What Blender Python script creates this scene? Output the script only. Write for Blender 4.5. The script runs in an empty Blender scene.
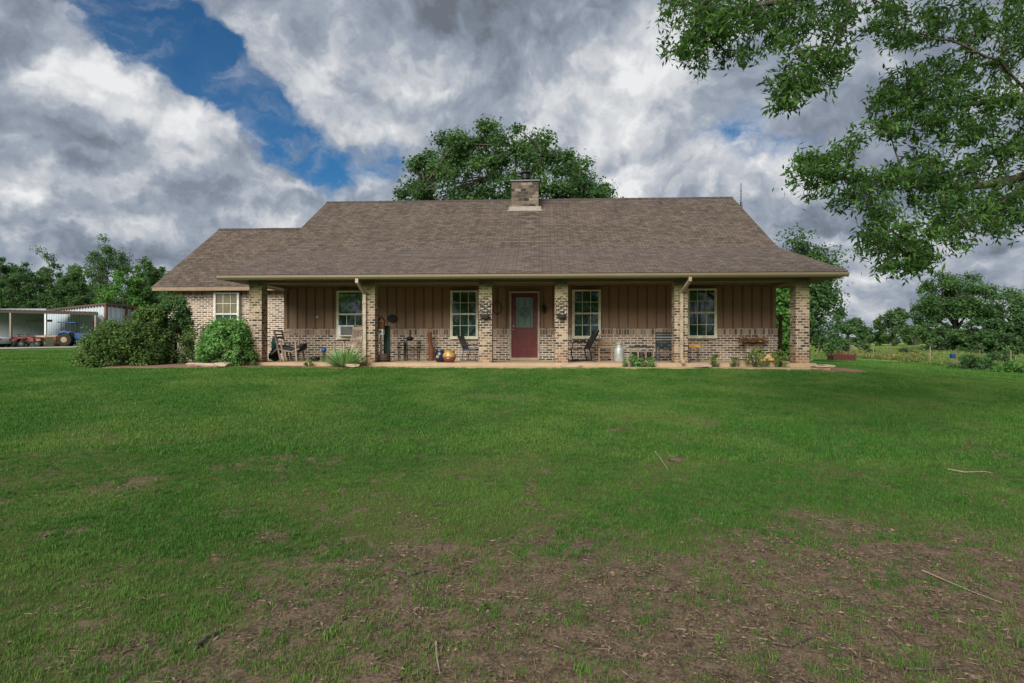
import bpy, math, random
import numpy as np
from mathutils import Vector, Matrix, noise as mnoise
R = math.radians
PI = math.pi
scene = bpy.context.scene
COL = scene.collection

# ------------------------------------------------------------------ camera
F = 600.0                      # focal length in pixels of a 1024 wide picture
YAW = R(2.9)
CAM = Vector((0.0, -17.5, 0.62))
cam_data = bpy.data.cameras.new('camera')
cam_data.sensor_width = 36.0
cam_data.lens = F / 1024.0 * 36.0
cam_data.clip_end = 6000
cam_data.clip_start = 0.05
cam = bpy.data.objects.new('camera', cam_data)
COL.objects.link(cam)
cam.location = CAM
cam.rotation_euler = (R(90), 0, YAW)
scene.camera = cam
CY, SY = math.cos(YAW), math.sin(YAW)

# ------------------------------------------------------------------ node helpers
class S:
    """small wrapper so that node maths can be written as expressions"""
    nt = None
    def __init__(self, s): self.s = s
    @staticmethod
    def put(node, i, v):
        if isinstance(v, S): S.nt.links.new(v.s, node.inputs[i])
        else: node.inputs[i].default_value = v
    @staticmethod
    def m(op, *a):
        n = S.nt.nodes.new('ShaderNodeMath'); n.operation = op
        for i, v in enumerate(a): S.put(n, i, v)
        return S(n.outputs[0])
    def __add__(a, b): return S.m('ADD', a, b)
    def __radd__(a, b): return S.m('ADD', b, a)
    def __sub__(a, b): return S.m('SUBTRACT', a, b)
    def __rsub__(a, b): return S.m('SUBTRACT', b, a)
    def __mul__(a, b): return S.m('MULTIPLY', a, b)
    def __rmul__(a, b): return S.m('MULTIPLY', b, a)
    def __truediv__(a, b): return S.m('DIVIDE', a, b)
def vm(op, *a):
    n = S.nt.nodes.new('ShaderNodeVectorMath'); n.operation = op
    for i, v in enumerate(a):
        if op == 'SCALE' and i == 1: S.put(n, 3, v)
        else: S.put(n, i, v)
    return S(n.outputs['Value'] if op in ('DISTANCE', 'DOT_PRODUCT', 'LENGTH') else n.outputs[0])
def tnoise(vec, scale, detail=3.0, rough=0.5, color=False, dist=0.0):
    n = S.nt.nodes.new('ShaderNodeTexNoise')
    n.inputs['Scale'].default_value = scale; n.inputs['Detail'].default_value = detail
    n.inputs['Roughness'].default_value = rough; n.inputs['Distortion'].default_value = dist
    if vec is not None: S.nt.links.new(vec.s, n.inputs['Vector'])
    return S(n.outputs['Color' if color else 'Fac'])
def mrange(v, a, b, c=0.0, d=1.0, smooth=True):
    n = S.nt.nodes.new('ShaderNodeMapRange')
    if smooth: n.interpolation_type = 'SMOOTHSTEP'
    S.put(n, 0, v)
    for i, x in enumerate((a, b, c, d)): S.put(n, i + 1, x)
    return S(n.outputs[0])
def mix(f, a, b):
    n = S.nt.nodes.new('ShaderNodeMix'); n.data_type = 'RGBA'
    S.put(n, 0, f)
    for i, v in ((6, a), (7, b)):
        if isinstance(v, S): S.nt.links.new(v.s, n.inputs[i])
        else: n.inputs[i].default_value = tuple(v) + ((1,) if len(v) == 3 else ())
    return S(n.outputs[2])
def ramp(f, stops, interp='LINEAR'):
    n = S.nt.nodes.new('ShaderNodeValToRGB'); n.color_ramp.interpolation = interp
    el = n.color_ramp.elements
    while len(el) < len(stops): el.new(0.5)
    for e, (p, c) in zip(el, stops):
        e.position = p; e.color = tuple(c) + (1,)
    S.put(n, 0, f)
    return S(n.outputs[0])
def sepxyz(v):
    n = S.nt.nodes.new('ShaderNodeSeparateXYZ'); S.nt.links.new(v.s, n.inputs[0])
    return S(n.outputs[0]), S(n.outputs[1]), S(n.outputs[2])
def comb(x, y, z):
    n = S.nt.nodes.new('ShaderNodeCombineXYZ')
    for i, v in enumerate((x, y, z)): S.put(n, i, v)
    return S(n.outputs[0])

# ------------------------------------------------------------------ world: sky with broken cloud deck
SUN_EL, SUN_AZ = R(33), R(-20)          # sun behind and a little left of the photographer
world = bpy.data.worlds.new('World'); scene.world = world; world.use_nodes = True
nt = world.node_tree; nt.nodes.clear(); S.nt = nt
out = nt.nodes.new('ShaderNodeOutputWorld'); bg = nt.nodes.new('ShaderNodeBackground')
nt.links.new(bg.outputs[0], out.inputs[0])
sky = nt.nodes.new('ShaderNodeTexSky'); sky.sky_type = 'NISHITA'; sky.sun_disc = False
sky.sun_elevation = SUN_EL; sky.sun_rotation = R(180) - SUN_AZ
sky.dust_density = 0.3; sky.ozone_density = 2.0
bg.inputs[1].default_value = 0.1
world.cycles.sampling_method = 'MANUAL'; world.cycles.sample_map_resolution = 256
tc = nt.nodes.new('ShaderNodeTexCoord'); D = S(tc.outputs['Generated'])
def sdir(px, py):
    """direction in the sky that the photograph shows at this point"""
    x, y = (px - 512) / F, (341.5 - py) / F
    v = Vector((x * CY - SY, x * SY + CY, y)); v.normalize(); return tuple(v)
w1 = vm('SUBTRACT', tnoise(D, 5.0, 6, 0.55, True), (0.5, 0.5, 0.5))
w2 = vm('SUBTRACT', tnoise(D, 22.0, 5, 0.6, True), (0.5, 0.5, 0.5))
DW = vm('ADD', vm('ADD', D, vm('SCALE', w1, 0.17)), vm('SCALE', w2, 0.035))
def blobs(lst):
    tot = None
    for px, py, r, a in lst:
        d = vm('DISTANCE', DW, sdir(px, py))
        v = mrange(d, 0.0, r / F, a, 0.0)
        tot = v if tot is None else tot + v
    return tot
dx, dy, dz = sepxyz(D)
den = mrange(dz, 0.0, 1.0, 0.22, 1.1, False)
Pn = comb(dx / den, dy / den, dz * 1.6 / den)
n1 = tnoise(Pn, 1.5, 7, 0.47, False, 0.1)
n2 = tnoise(vm('ADD', Pn, (0.0, 0.03, 0.10)), 1.5, 7, 0.47, False, 0.1)
puff = tnoise(DW, 8.0, 6, 0.47)
puff2 = tnoise(vm('ADD', DW, (-0.008, 0.0, 0.03)), 8.0, 6, 0.47)
low = tnoise(vm('MULTIPLY', DW, (1.0, 1.0, 4.2)), 5.0, 6, 0.5)
low2 = tnoise(vm('ADD', vm('MULTIPLY', DW, (1.0, 1.0, 4.2)), (0.0, 0.0, 0.07)), 5.0, 6, 0.5)
p3 = tnoise(DW, 19.0, 5, 0.5); p4 = tnoise(vm('ADD', DW, (-0.004, 0.0, 0.014)), 19.0, 5, 0.5)
relief = (p3 - p4) * 0.7 + (n1 - n2) * 1.1 + (puff - puff2) * 1.7 + (low - low2) * 1.3 * mrange(dz, 0.38, 0.12)
gap = blobs([(100, -15, 52, 0.75), (140, 20, 52, 0.85), (185, 55, 56, 0.95), (225, 92, 54, 1.0), (262, 130, 52, 0.95), (303, 160, 50, 0.65), (345, 176, 50, 0.4), (175, 20, 42, 0.5),
             (745, 150, 46, 0.55), (700, 144, 40, 0.42), (795, 152, 36, 0.4), (855, 250, 40, .3), (400, 150, 50, .3), (330, 190, 40, .3), (225, 60, 40, .35),
             (640, 300, 60, 0.25), (385, 165, 46, 0.4), (870, 60, 40, 0.3)])
wisp = tnoise(vm('MULTIPLY', DW, (1.0, 1.0, 3.0)), 7.0, 8, 0.62)
cover = mrange(gap - (puff - 0.5) * 0.9 - (wisp - 0.5) * 0.9, 0.22, 0.72, 1.0, 0.04)
cover = cover + mrange(wisp, 0.44, 0.76, 0.0, 0.5) * (1.0 - cover)
light = blobs([(70, 75, 85, 0.24), (120, 95, 70, 0.24), (180, 118, 50, 0.22), (40, 45, 60, 0.2), (30, 165, 60, .16), (130, 185, 70, .15), (230, 170, 70, 0.2),
               (330, 60, 120, 0.2), (430, 120, 120, 0.16), (560, 70, 110, 0.16), (650, 85, 100, 0.17), (600, 160, 60, 0.35), (640, 175, 60, 0.3),
               (720, 185, 60, 0.35), (770, 190, 60, 0.32), (810, 170, 60, 0.2), (700, 110, 60, 0.2), (660, 60, 70, 0.2), (20, 240, 70, .12), (300, 205, 60, .16), (830, 255, 60, .14), (900, 290, 80, .1)])
dark = blobs([(-10, 95, 80, 0.22), (30, 125, 60, 0.2), (110, 140, 80, 0.2), (60, 215, 60, 0.06), (470, 15, 120, 0.30), (560, 5, 90, 0.28), (400, 40, 70, 0.12), (640, 15, 70, 0.22), (10, 5, 70, 0.25), (60, 0, 50, .15),
              (780, 225, 70, 0.28), (840, 210, 60, 0.2), (480, 110, 80, 0.14), (190, 220, 50, 0.06), (960, 230, 80, 0.06), (740, 90, 60, 0.1)])
val = 0.47 + relief + (n1 - 0.5) * 0.30 + (puff - 0.5) * 0.22 + light - dark
cc = ramp(val, [(0.0, (0.14, 0.16, 0.19)), (0.28, (0.215, 0.25, 0.315)), (0.52, (0.325, 0.365, 0.43)), (0.78, (0.56, 0.58, 0.61)), (1.0, (0.76, 0.77, 0.78))])
ccs = vm('SCALE', cc, 6.9)
skc = vm('MULTIPLY', S(sky.outputs[0]), (0.10, 0.33, 0.49))
fin = mix(cover, skc, ccs)
nt.links.new(fin.s, bg.inputs[0])

# ------------------------------------------------------------------ sun (veiled by thin cloud) and exposure
sl = bpy.data.lights.new('sun', 'SUN'); sl.energy = 3.0; sl.angle = R(42); sl.color = (1.0, 0.95, 0.86)
sun = bpy.data.objects.new('sun', sl); COL.objects.link(sun)
sv = Vector((math.sin(SUN_AZ) * math.cos(SUN_EL), -math.cos(SUN_AZ) * math.cos(SUN_EL), math.sin(SUN_EL)))
sun.rotation_euler = sv.to_track_quat('Z', 'Y').to_euler()
sun.location = sv * 60
scene.view_settings.view_transform = 'Standard'
scene.view_settings.look = 'None'
scene.view_settings.gamma = 1.0
scene.view_settings.exposure = 0.66
scene.view_settings.use_curve_mapping = False

# ------------------------------------------------------------------ geometry helpers
def P(px, Y):
    """X of the point on the plane Y=const that the photograph shows at column px, and its depth"""
    a = (px - 512) / F
    vx, vy = a * CY - SY, a * SY + CY
    t = (Y - CAM.y) / vy
    return CAM.x + t * vx
def Zat(px, py, Y):
    a = (px - 512) / F
    t = (Y - CAM.y) / (a * SY + CY)
    return CAM.z + (341.5 - py) / F * t
def W(px, d):
    """ground position (x, y) at depth d in front of the camera, in picture column px"""
    xc = (px - 512) / F * d
    return CAM.x + xc * CY - d * SY, CAM.y + xc * SY + d * CY

def M(name, col, rough=0.8, fn=None, metal=0.0, spec=0.5, bump=None, **kw):
    m = bpy.data.materials.new(name); m.use_nodes = True
    nt = m.node_tree; S.nt = nt
    b = nt.nodes['Principled BSDF']
    b.inputs['Roughness'].default_value = rough
    b.inputs['Metallic'].default_value = metal
    b.inputs['Specular IOR Level'].default_value = spec
    for k, v in kw.items(): b.inputs[k].default_value = v
    if fn:
        r = fn()
        bm_ = None
        if isinstance(r, tuple): r, bm_ = r
        nt.links.new(r.s, b.inputs['Base Color'])
        if bm_ is not None:
            bn = nt.nodes.new('ShaderNodeBump'); bn.inputs['Strength'].default_value = 0.6
            bn.inputs['Distance'].default_value = bump or 0.01
            nt.links.new(bm_.s, bn.inputs['Height']); nt.links.new(bn.outputs[0], b.inputs['Normal'])
    else:
        # every plain colour still gets slight wear: value varies a little over the surface
        n = tnoise(obj_co(), 6.0, 5, 0.65)
        c = mix(mrange(n, 0.25, 0.75), tuple(x * 0.72 for x in col), tuple(min(1, x * 1.18) for x in col))
        nt.links.new(c.s, b.inputs['Base Color'])
    return m
def obj_co():
    n = S.nt.nodes.new('ShaderNodeTexCoord'); return S(n.outputs['Object'])
def uv_co():
    n = S.nt.nodes.new('ShaderNodeTexCoord'); return S(n.outputs['UV'])
def geo_pos():
    n = S.nt.nodes.new('ShaderNodeNewGeometry'); return S(n.outputs['Position'])
def attr(name, out='Fac'):
    n = S.nt.nodes.new('ShaderNodeAttribute'); n.attribute_name = name; return S(n.outputs[out])
def brick_tex(vec, w, h, mortar, c1, c2, cm, offset=0.5, smooth=0.1, bias=0.0):
    n = S.nt.nodes.new('ShaderNodeTexBrick')
    n.offset = offset
    S.nt.links.new(vec.s, n.inputs['Vector'])
    n.inputs['Scale'].default_value = 1.0
    n.inputs['Brick Width'].default_value = w; n.inputs['Row Height'].default_value = h
    n.inputs['Mortar Size'].default_value = mortar; n.inputs['Mortar Smooth'].default_value = smooth
    n.inputs['Bias'].default_value = bias
    for i, c in ((1, c1), (2, c2), (3, cm)): n.inputs[i].default_value = tuple(c) + (1,)
    return S(n.outputs['Color']), S(n.outputs['Fac'])

class MB:
    """collects shapes, builds ONE mesh object"""
    def __init__(s): s.v = []; s.f = []
    def add(s, vs, fs):
        o = len(s.v); s.v += [tuple(v) for v in vs]; s.f += [tuple(i + o for i in f) for f in fs]; return s
    def box(s, x0, x1, y0, y1, z0, z1, rz=0.0, rx=0.0, ry=0.0, c=None):
        vs = [(x, y, z) for z in (z0, z1) for y in (y0, y1) for x in (x0, x1)]
        if rz or rx or ry:
            c = Vector(c) if c else Vector(((x0 + x1) / 2, (y0 + y1) / 2, (z0 + z1) / 2))
            m = Matrix.Rotation(rz, 3, 'Z') @ Matrix.Rotation(rx, 3, 'X') @ Matrix.Rotation(ry, 3, 'Y')
            vs = [m @ (Vector(v) - c) + c for v in vs]
        return s.add(vs, [(0, 2, 3, 1), (4, 5, 7, 6), (0, 1, 5, 4), (2, 6, 7, 3), (0, 4, 6, 2), (1, 3, 7, 5)])
    def bar(s, a, b, w, h=None):
        """square bar from a to b"""
        h = h or w; a, b = Vector(a), Vector(b); d = (b - a).normalized()
        up = Vector((0, 0, 1)) if abs(d.z) < 0.95 else Vector((0, 1, 0))
        x = d.cross(up).normalized(); y = x.cross(d)
        vs = [p + x * sx * w / 2 + y * sy * h / 2 for p in (a, b) for sx, sy in ((-1, -1), (1, -1), (1, 1), (-1, 1))]
        return s.add(vs, [(0, 1, 2, 3)[::-1], (4, 5, 6, 7), (0, 4, 5, 1)[::-1], (1, 5, 6, 2)[::-1], (2, 6, 7, 3)[::-1], (3, 7, 4, 0)[::-1]])
    def tube(s, pts, rad, n=6):
        pts = [Vector(p) for p in pts]
        if not hasattr(rad, '__len__'): rad = [rad] * len(pts)
        vs = []; fs = []
        for i, p in enumerate(pts):
            d = (pts[min(i + 1, len(pts) - 1)] - pts[max(i - 1, 0)])
            d = d.normalized() if d.length > 1e-9 else Vector((0, 0, 1))
            up = Vector((0, 0, 1)) if abs(d.z) < 0.9 else Vector((1, 0, 0))
            x = d.cross(up).normalized(); y = x.cross(d)
            for k in range(n):
                a = 2 * PI * k / n
                vs.append(p + (x * math.cos(a) + y * math.sin(a)) * rad[i])
        for i in range(len(pts) - 1):
            for k in range(n):
                a, b = i * n + k, i * n + (k + 1) % n
                fs.append((a, a + n, b + n, b))
        fs.append(tuple(range(n))); fs.append(tuple(range((len(pts) - 1) * n, len(pts) * n))[::-1])
        return s.add(vs, fs)
    def lathe(s, prof, c=(0, 0, 0), n=20, sx=1, sy=1):
        vs = []; fs = []
        for r, z in prof:
            for k in range(n):
                a = 2 * PI * k / n
                vs.append((c[0] + r * math.cos(a) * sx, c[1] + r * math.sin(a) * sy, c[2] + z))
        for i in range(len(prof) - 1):
            for k in range(n):
                a, b = i * n + k, i * n + (k + 1) % n
                fs.append((a, b, b + n, a + n))
        fs.append(tuple(range(n))[::-1]); fs.append(tuple(range((len(prof) - 1) * n, len(prof) * n)))
        return s.add(vs, fs)
    def slab(s, poly, t):
        """polygon (counter-clockwise from above) extruded down by t"""
        n = len(poly); vs = [tuple(p) for p in poly] + [(p[0], p[1], p[2] - t) for p in poly]
        fs = [tuple(range(n)), tuple(range(n, 2 * n))[::-1]] + [(i, n + i, n + (i + 1) % n, (i + 1) % n) for i in range(n)]
        return s.add(vs, fs)
    def prism(s, poly, y0, y1):
        """polygon in (x,z), extruded along y"""
        n = len(poly); vs = [(p[0], y0, p[1]) for p in poly] + [(p[0], y1, p[1]) for p in poly]
        fs = [tuple(range(n)), tuple(range(n, 2 * n))[::-1]] + [(i, n + i, n + (i + 1) % n, (i + 1) % n) for i in range(n)]
        return s.add(vs, fs)
    def build(s, name, m, parent=None, loc=None, smooth=False, bevel=0):
        me = bpy.data.meshes.new(name); me.from_pydata([tuple(v) for v in s.v], [], s.f); me.update()
        # metre-scaled UVs along each face: u level, v up the slope
        uv = me.uv_layers.new(name='UVMap')
        for p in me.polygons:
            nn = p.normal
            if abs(nn.z) > 0.985: t, b = Vector((1, 0, 0)), Vector((0, 1, 0))
            else:
                t = Vector((0, 0, 1)).cross(nn).normalized(); b = nn.cross(t)
            for li in p.loop_indices:
                co = me.vertices[me.loops[li].vertex_index].co
                uv.data[li].uv = (co.dot(t), co.dot(b))
        if smooth:
            for p in me.polygons: p.use_smooth = True
        o = bpy.data.objects.new(name, me); COL.objects.link(o)
        me.materials.append(m)
        if parent is not None: o.parent = parent
        if loc is not None: o.location = loc
        if bevel:
            bv = o.modifiers.new('bevel', 'BEVEL'); bv.width = bevel; bv.segments = 2
        return o
def tag(o, label=None, cat=None, group=None, kind=None):
    if label: o['label'] = label
    if cat: o['category'] = cat
    if group: o['group'] = group
    if kind: o['kind'] = kind
    return o
def thing(name, label, cat, loc=(0, 0, 0), rz=0.0, group=None):
    o = bpy.data.objects.new(name, None); COL.objects.link(o)
    o.empty_display_size = 0.2
    o.location = loc; o.rotation_euler = (0, 0, rz)
    return tag(o, label, cat, group)
def dup(o, loc, rz=None, label=None, scale=None):
    def rec(a, par):
        c = a.copy(); COL.objects.link(c); c.parent = par
        for ch in list(a.children): rec(ch, c)
        return c
    r = rec(o, None); r.location = loc
    if rz is not None: r.rotation_euler = (0, 0, rz)
    if label: r['label'] = label
    if scale is not None: r.scale = scale if hasattr(scale, '__len__') else (scale,) * 3
    return r

# ------------------------------------------------------------------ terrain height: smooth surface through surveyed spots
_ctl = []
def spot(px, d, z): x, y = W(px, d); _ctl.append((x, y, z))
for px, d, z in [(512, 2, -.88), (0, 2.2, -.86), (1024, 2.2, -.95), (512, 8, -.66), (0, 8, -.62), (1024, 8, -.80),
                 (512, 13, -.36), (100, 13, -.3), (900, 13, -.47), (512, 17, -.14), (260, 17, -.13), (800, 17, -.14), (400, 17, -.13), (660, 17, -.14),
                 (900, 18, -.32), (1024, 18, -.58), (150, 17.5, -.15), (30, 20, -.12), (512, 32, -.12), (350, 28, -.1), (700, 26, -.15),
                 (817, 55, -.75), (829, 54, -.80), (873, 48, -.80), (909, 42, -.83), (953, 37, -.98), (1011, 33, -1.03), (1100, 28, -1.1),
                 (880, 70, -.45), (1000, 60, -.55), (880, 95, -.25), (1010, 90, -.28), (100, 50, .10), (0, 50, .04), (0, 60, .2), (110, 62, .25), (40, 85, .55), (150, 85, .5),
                 (-200, 30, -.2), (512, 80, .2), (1200, 60, -.6), (700, 100, 0)]: spot(px, d, z)
for x, y, z in [(-12, -26, -1.1), (0, -26, -1.0), (12, -26, -1.1), (-5.5, 1.5, -.12), (4, 1.5, -.12), (-12, 3, -.12), (0, 8, -.1)]: _ctl.append((x, y, z))
_c = np.array(_ctl); _n = len(_c)
def _phi(r2): return 0.5 * r2 * np.log(r2 + 1e-9)
_K = _phi(((_c[:, None, :2] - _c[None, :, :2]) ** 2).sum(-1)) + np.eye(_n) * 0.5
_Pm = np.hstack([np.ones((_n, 1)), _c[:, :2]])
_A = np.block([[_K, _Pm], [_Pm.T, np.zeros((3, 3))]])
_w = np.linalg.solve(_A, np.concatenate([_c[:, 2], np.zeros(3)]))
def hgt(x, y):
    x = np.atleast_1d(np.asarray(x, float)); y = np.atleast_1d(np.asarray(y, float))
    q = np.stack([x, y], -1)
    out = np.zeros(len(x))
    for i in range(0, len(x), 20000):
        qq = q[i:i + 20000]
        k = _phi(((qq[:, None, :] - _c[None, :, :2]) ** 2).sum(-1))
        out[i:i + 20000] = k @ _w[:_n] + _w[_n] + qq @ _w[_n + 1:]
    r = np.hypot(x, y + 17.5)
    f = np.clip((r - 85) / 60, 0, 1); f = f * f * (3 - 2 * f)
    out = np.clip(out, -2.5, 2.0)
    return out * (1 - f) + 0.25 * f
def H1(x, y): return float(hgt(x, y)[0])

# value noise on arrays (for where the lawn is worn)
_rg = np.random.RandomState(5); _tab = _rg.rand(256, 256)
def vnoise(x, y):
    xi = np.floor(x).astype(int); yi = np.floor(y).astype(int); fx = x - xi; fy = y - yi
    fx = fx * fx * (3 - 2 * fx); fy = fy * fy * (3 - 2 * fy)
    g = lambda a, b: _tab[a % 256, b % 256]
    return (g(xi, yi) * (1 - fx) + g(xi + 1, yi) * fx) * (1 - fy) + (g(xi, yi + 1) * (1 - fx) + g(xi + 1, yi + 1) * fx) * fy
def fbm(x, y, sc, o=4):
    t = 0; a = 0.5; s = 0
    for i in range(o):
        t = t + a * vnoise(x * sc + 17.3 * i + 100, y * sc + 9.1 * i + 100); s += a; a *= 0.5; sc *= 2.1
    return t / s
def dirt_at(x, y):
    """0 = full lawn, 1 = bare worn soil; the wear sits round the photographer's tree"""
    rx, ry = x, y + 17.5
    d = -rx * SY + ry * CY; c = rx * CY + ry * SY
    a = c / np.maximum(d, 0.3)
    bx = np.array([-3.0, -.86, -.70, -.50, -.28, -.10, .10, .3, .5, .86, 3.0])
    bd = np.array([0.5, 2.3, 3.15, 3.7, 4.1, 4.2, 4.45, 4.65, 4.8, 4.8, 6.0])
    lim = np.interp(a, bx, bd)
    n = fbm(x, y, 0.9, 5); n2 = fbm(x + 31, y + 7, 3.1, 4)
    v = (lim - d) * 0.50 + 0.36 + (n - 0.5) * 1.0 + (n2 - 0.5) * 0.9
    v = np.clip(v, 0, 1) * 0.92
    fl = fbm(x + 11, y + 91, 4.5, 4)
    v = np.maximum(v, np.clip((fl - .63) * 5, 0, .5) * np.clip((11 - d) / 4, 0, 1))
    # worn spots further up the lawn
    for px, dd, rr, am in [(590, 8.6, .5, .7), (290, 6.7, .7, .6), (500, 12.5, 1.6, .5), (360, 13, 1.2, .35), (910, 12, .9, .6), (672, 7.2, .35, .8), (1000, 8.0, .9, .5), (850, 7.5, .6, .35), (130, 6.0, .7, .5), (600, 14, .8, .3), (930, 9.5, 1., .4), (700, 9.5, .7, .35), (200, 14.5, .6, .4)]:
        sx, sy = W(px, dd)
        q = np.hypot((x - sx), (y - sy) * .8) / rr
        v = np.maximum(v, am * np.clip(1.3 - q, 0, 1) * np.clip((n2 - .28) * 3, 0, 1))
    return v

# ------------------------------------------------------------------ materials
def f_brick():
    u = uv_co()
    c, f = brick_tex(u, 0.22, 0.076, 0.012, (0, 0, 0), (1, 1, 1), (0.5, 0.5, 0.5), 0.5, 0.15)
    n = tnoise(u, 14.0, 4, 0.6); big = tnoise(obj_co(), 1.1, 4, 0.5)
    v = c + (n - 0.5) * 0.25
    k = ramp(v, [(0.0, (.035, .030, .028)), (0.26, (.085, .06, .048)), (0.44, (.22, .14, .095)), (0.64, (.31, .21, .145)), (0.86, (.42, .33, .25)), (1.0, (.16, .09, .065))])
    k = mix(mrange(big, .4, .7, 0, .35), k, (.20, .135, .085))
    k = mix(f, k, mix(n, (.60, .54, .44), (.78, .72, .62)))
    return k, (n * 0.5 - f * 1.5)
BRICK = M('brick', None, 0.9, f_brick, bump=0.008)
def f_colbrick():
    u = uv_co()
    c, f = brick_tex(u, 0.165, 0.076, 0.010, (0, 0, 0), (1, 1, 1), (0.5, 0.5, 0.5), 0.5, 0.15)
    n = tnoise(u, 14.0, 4, 0.6); big = tnoise(obj_co(), 2.2, 4, 0.6)
    v = c + (n - 0.5) * 0.25
    k = ramp(v, [(0.0, (.035, .028, .024)), (0.30, (.07, .05, .036)), (0.46, (.20, .125, .08)), (0.66, (.31, .21, .14)), (0.88, (.44, .34, .23)), (1.0, (.20, .12, .08))])
    k = mix(f, k, mix(n, (.42, .36, .27), (.55, .48, .38)))
    x, y, z = sepxyz(obj_co())
    # painted light: warm sunlit foot, olive eave shade towards the top
    k = mix(mrange(z + (big - 0.5) * 0.9, 0.55, 0.02, 0, 0.42), k, (.36, .19, .10))
    k = mix(mrange(z + (big - 0.5) * 1.0, 1.45, 2.25, 0, 0.6), k, (.22, .21, .07))
    return k, (n * 0.5 - f * 1.5)
COLBRICK = M('column_brick', None, 0.9, f_colbrick, bump=0.008)
def f_soldier():
    u = vm('ADD', uv_co(), (0.0, 0.02, 0.0))
    c, f = brick_tex(u, 0.088, 0.26, 0.008, (0, 0, 0), (1, 1, 1), (0.5, 0.5, 0.5), 0.0, 0.15)
    n = tnoise(uv_co(), 14.0, 4, 0.6)
    k = ramp(c + (n - 0.5) * 0.25, [(0.0, (.07, .055, .045)), (0.25, (.19, .13, .09)), (0.6, (.32, .22, .155)), (1.0, (.45, .36, .27))])
    return mix(f, k, (.44, .39, .32)), (n * 0.5 - f)
SOLDIER = M('soldier_brick', None, 0.9, f_soldier, bump=0.008)
def f_stone():
    u = uv_co(); w = vm('ADD', u, vm('SCALE', tnoise(u, 3.0, 2, 0.5, True), 0.12))
    c, f = brick_tex(w, 0.23, 0.12, 0.010, (0, 0, 0), (1, 1, 1), (0.5, 0.5, 0.5), 0.37, 0.2)
    n = tnoise(u, 9.0, 6, 0.65)
    k = ramp(c + (n - .5) * .7, [(0.0, (.025, .02, .017)), (0.35, (.09, .067, .048)), (0.6, (.175, .125, .08)), (1.0, (.29, .24, .175))])
    return mix(f, k, (.13, .12, .10)), (n - f)
STONE = M('chimney_stone', None, 0.9, f_stone, bump=0.02)
def f_shingle(lo, hi):
    def fn():
        u = uv_co()
        c, f = brick_tex(u, 0.26, 0.15, 0.008, (0, 0, 0), (1, 1, 1), (0.0, 0.0, 0.0), 0.37, 0.3)
        c2, f2 = brick_tex(vm('ADD', u, (0.11, 0.0, 0)), 0.17, 0.15, 0.004, (0, 0, 0), (1, 1, 1), (0, 0, 0), 0.61, 0.3)
        n = tnoise(u, 60.0, 3, 0.7); big = tnoise(vm('MULTIPLY', u, (1.0, 0.5, 1.0)), 0.9, 5, 0.6)
        streak = tnoise(vm('MULTIPLY', u, (3.0, 0.25, 1.0)), 1.3, 5, 0.6)
        v = c * 0.30 + c2 * 0.30 + (n - .5) * 1.5 + (big - .5) * 0.25 + (streak - .5) * 0.15 + 0.17
        k = mix(v, lo, hi)
        ux, uy, uz = sepxyz(u)
        row = S.m('FRACT', uy / 0.15)
        k = mix(f * 0.8, k, tuple(x * 0.25 for x in lo))
        return k, (c2 * 0.5 - row * 1.2 + n * .2)
    return fn
SHINGLE = M('roof_shingle', None, 0.95, f_shingle((.042, .032, .026), (.208, .160, .128)), bump=0.012, spec=0.2)
SHINGLE2 = M('porch_roof_shingle', None, 0.95, f_shingle((.058, .045, .038), (.202, .159, .132)), bump=0.010, spec=0.25)
SHINGLE_CAP = M('ridge_cap', (.07, .055, .05), 0.95)
def f_siding():
    u = obj_co(); s = tnoise(vm('MULTIPLY', u, (9.0, 9.0, 0.5)), 2.0, 6, 0.65); b = tnoise(vm('MULTIPLY', u, (1.0, 1.0, 0.5)), 1.2, 4, .6)
    k = mix(s, (.205, .122, .068), (.32, .20, .122))
    k = mix(mrange(b, .35, .7, 0, .6), k, (.26, .17, .10))
    return k, s
BATTEN = M('shade_toned_batten', (.15, .093, .055), 0.75)  # darker tone stands in for batten shade lines that flat light loses
SIDING = M('stained_wood_siding', None, 0.7, f_siding, bump=0.004)
def f_trim():
    u = obj_co(); s = tnoise(vm('MULTIPLY', u, (0.6, 3.0, 3.0)), 2.0, 6, 0.65)
    return mix(s, (.145, .118, .062), (.24, .20, .112))
TRIM = M('tan_painted_trim', None, 0.6, f_trim)
CEIL = M('porch_ceiling_paint', (.17, .135, .08), 0.8)
GUTTER = M('tan_gutter_metal', None, 0.4, f_trim, spec=0.5)
SPOUT = M('tan_downspout_metal', (.42, .34, .235), 0.4)
VINYL = M('cream_vinyl', (.72, .72, .55), 0.45)
VINYLW = M('white_vinyl', (.66, .68, .60), 0.45)
def glassmat(name, col, ior, rough=0.03):
    return M(name, None, rough, lambda: mix(tnoise(obj_co(), 2.5, 4, .6), tuple(x * .5 for x in col), tuple(x * 1.7 for x in col)), IOR=ior, spec=0.5)
GLASS = glassmat('window_glass', (.015, .038, .027), 2.0)
GLASSB = glassmat('bright_window_glass', (.03, .04, .05), 2.7)
BLIND = M('window_blind', (.15, .125, .065), 0.35)
DOORRED = M('maroon_door_paint', (.135, .022, .022), 0.35)
DOORGL = M('leaded_door_glass', None, 0.12, lambda: mix(tnoise(obj_co(), 28., 5, .7), (.035, .085, .065), (.19, .30, .24)), IOR=1.6)
LEAD = M('dark_lead', (.02, .03, .028), 0.4, metal=.5)
BRASS = M('aged_brass', (.45, .36, .18), 0.3, metal=1.0)
BLACKM = M('black_iron', (.012, .012, .013), 0.45, metal=.3)
GREYM = M('grey_iron', (.10, .10, .10), 0.5, metal=.4)
GALV = M('galvanised_metal', (.35, .38, .42), 0.4, metal=.6)
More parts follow.
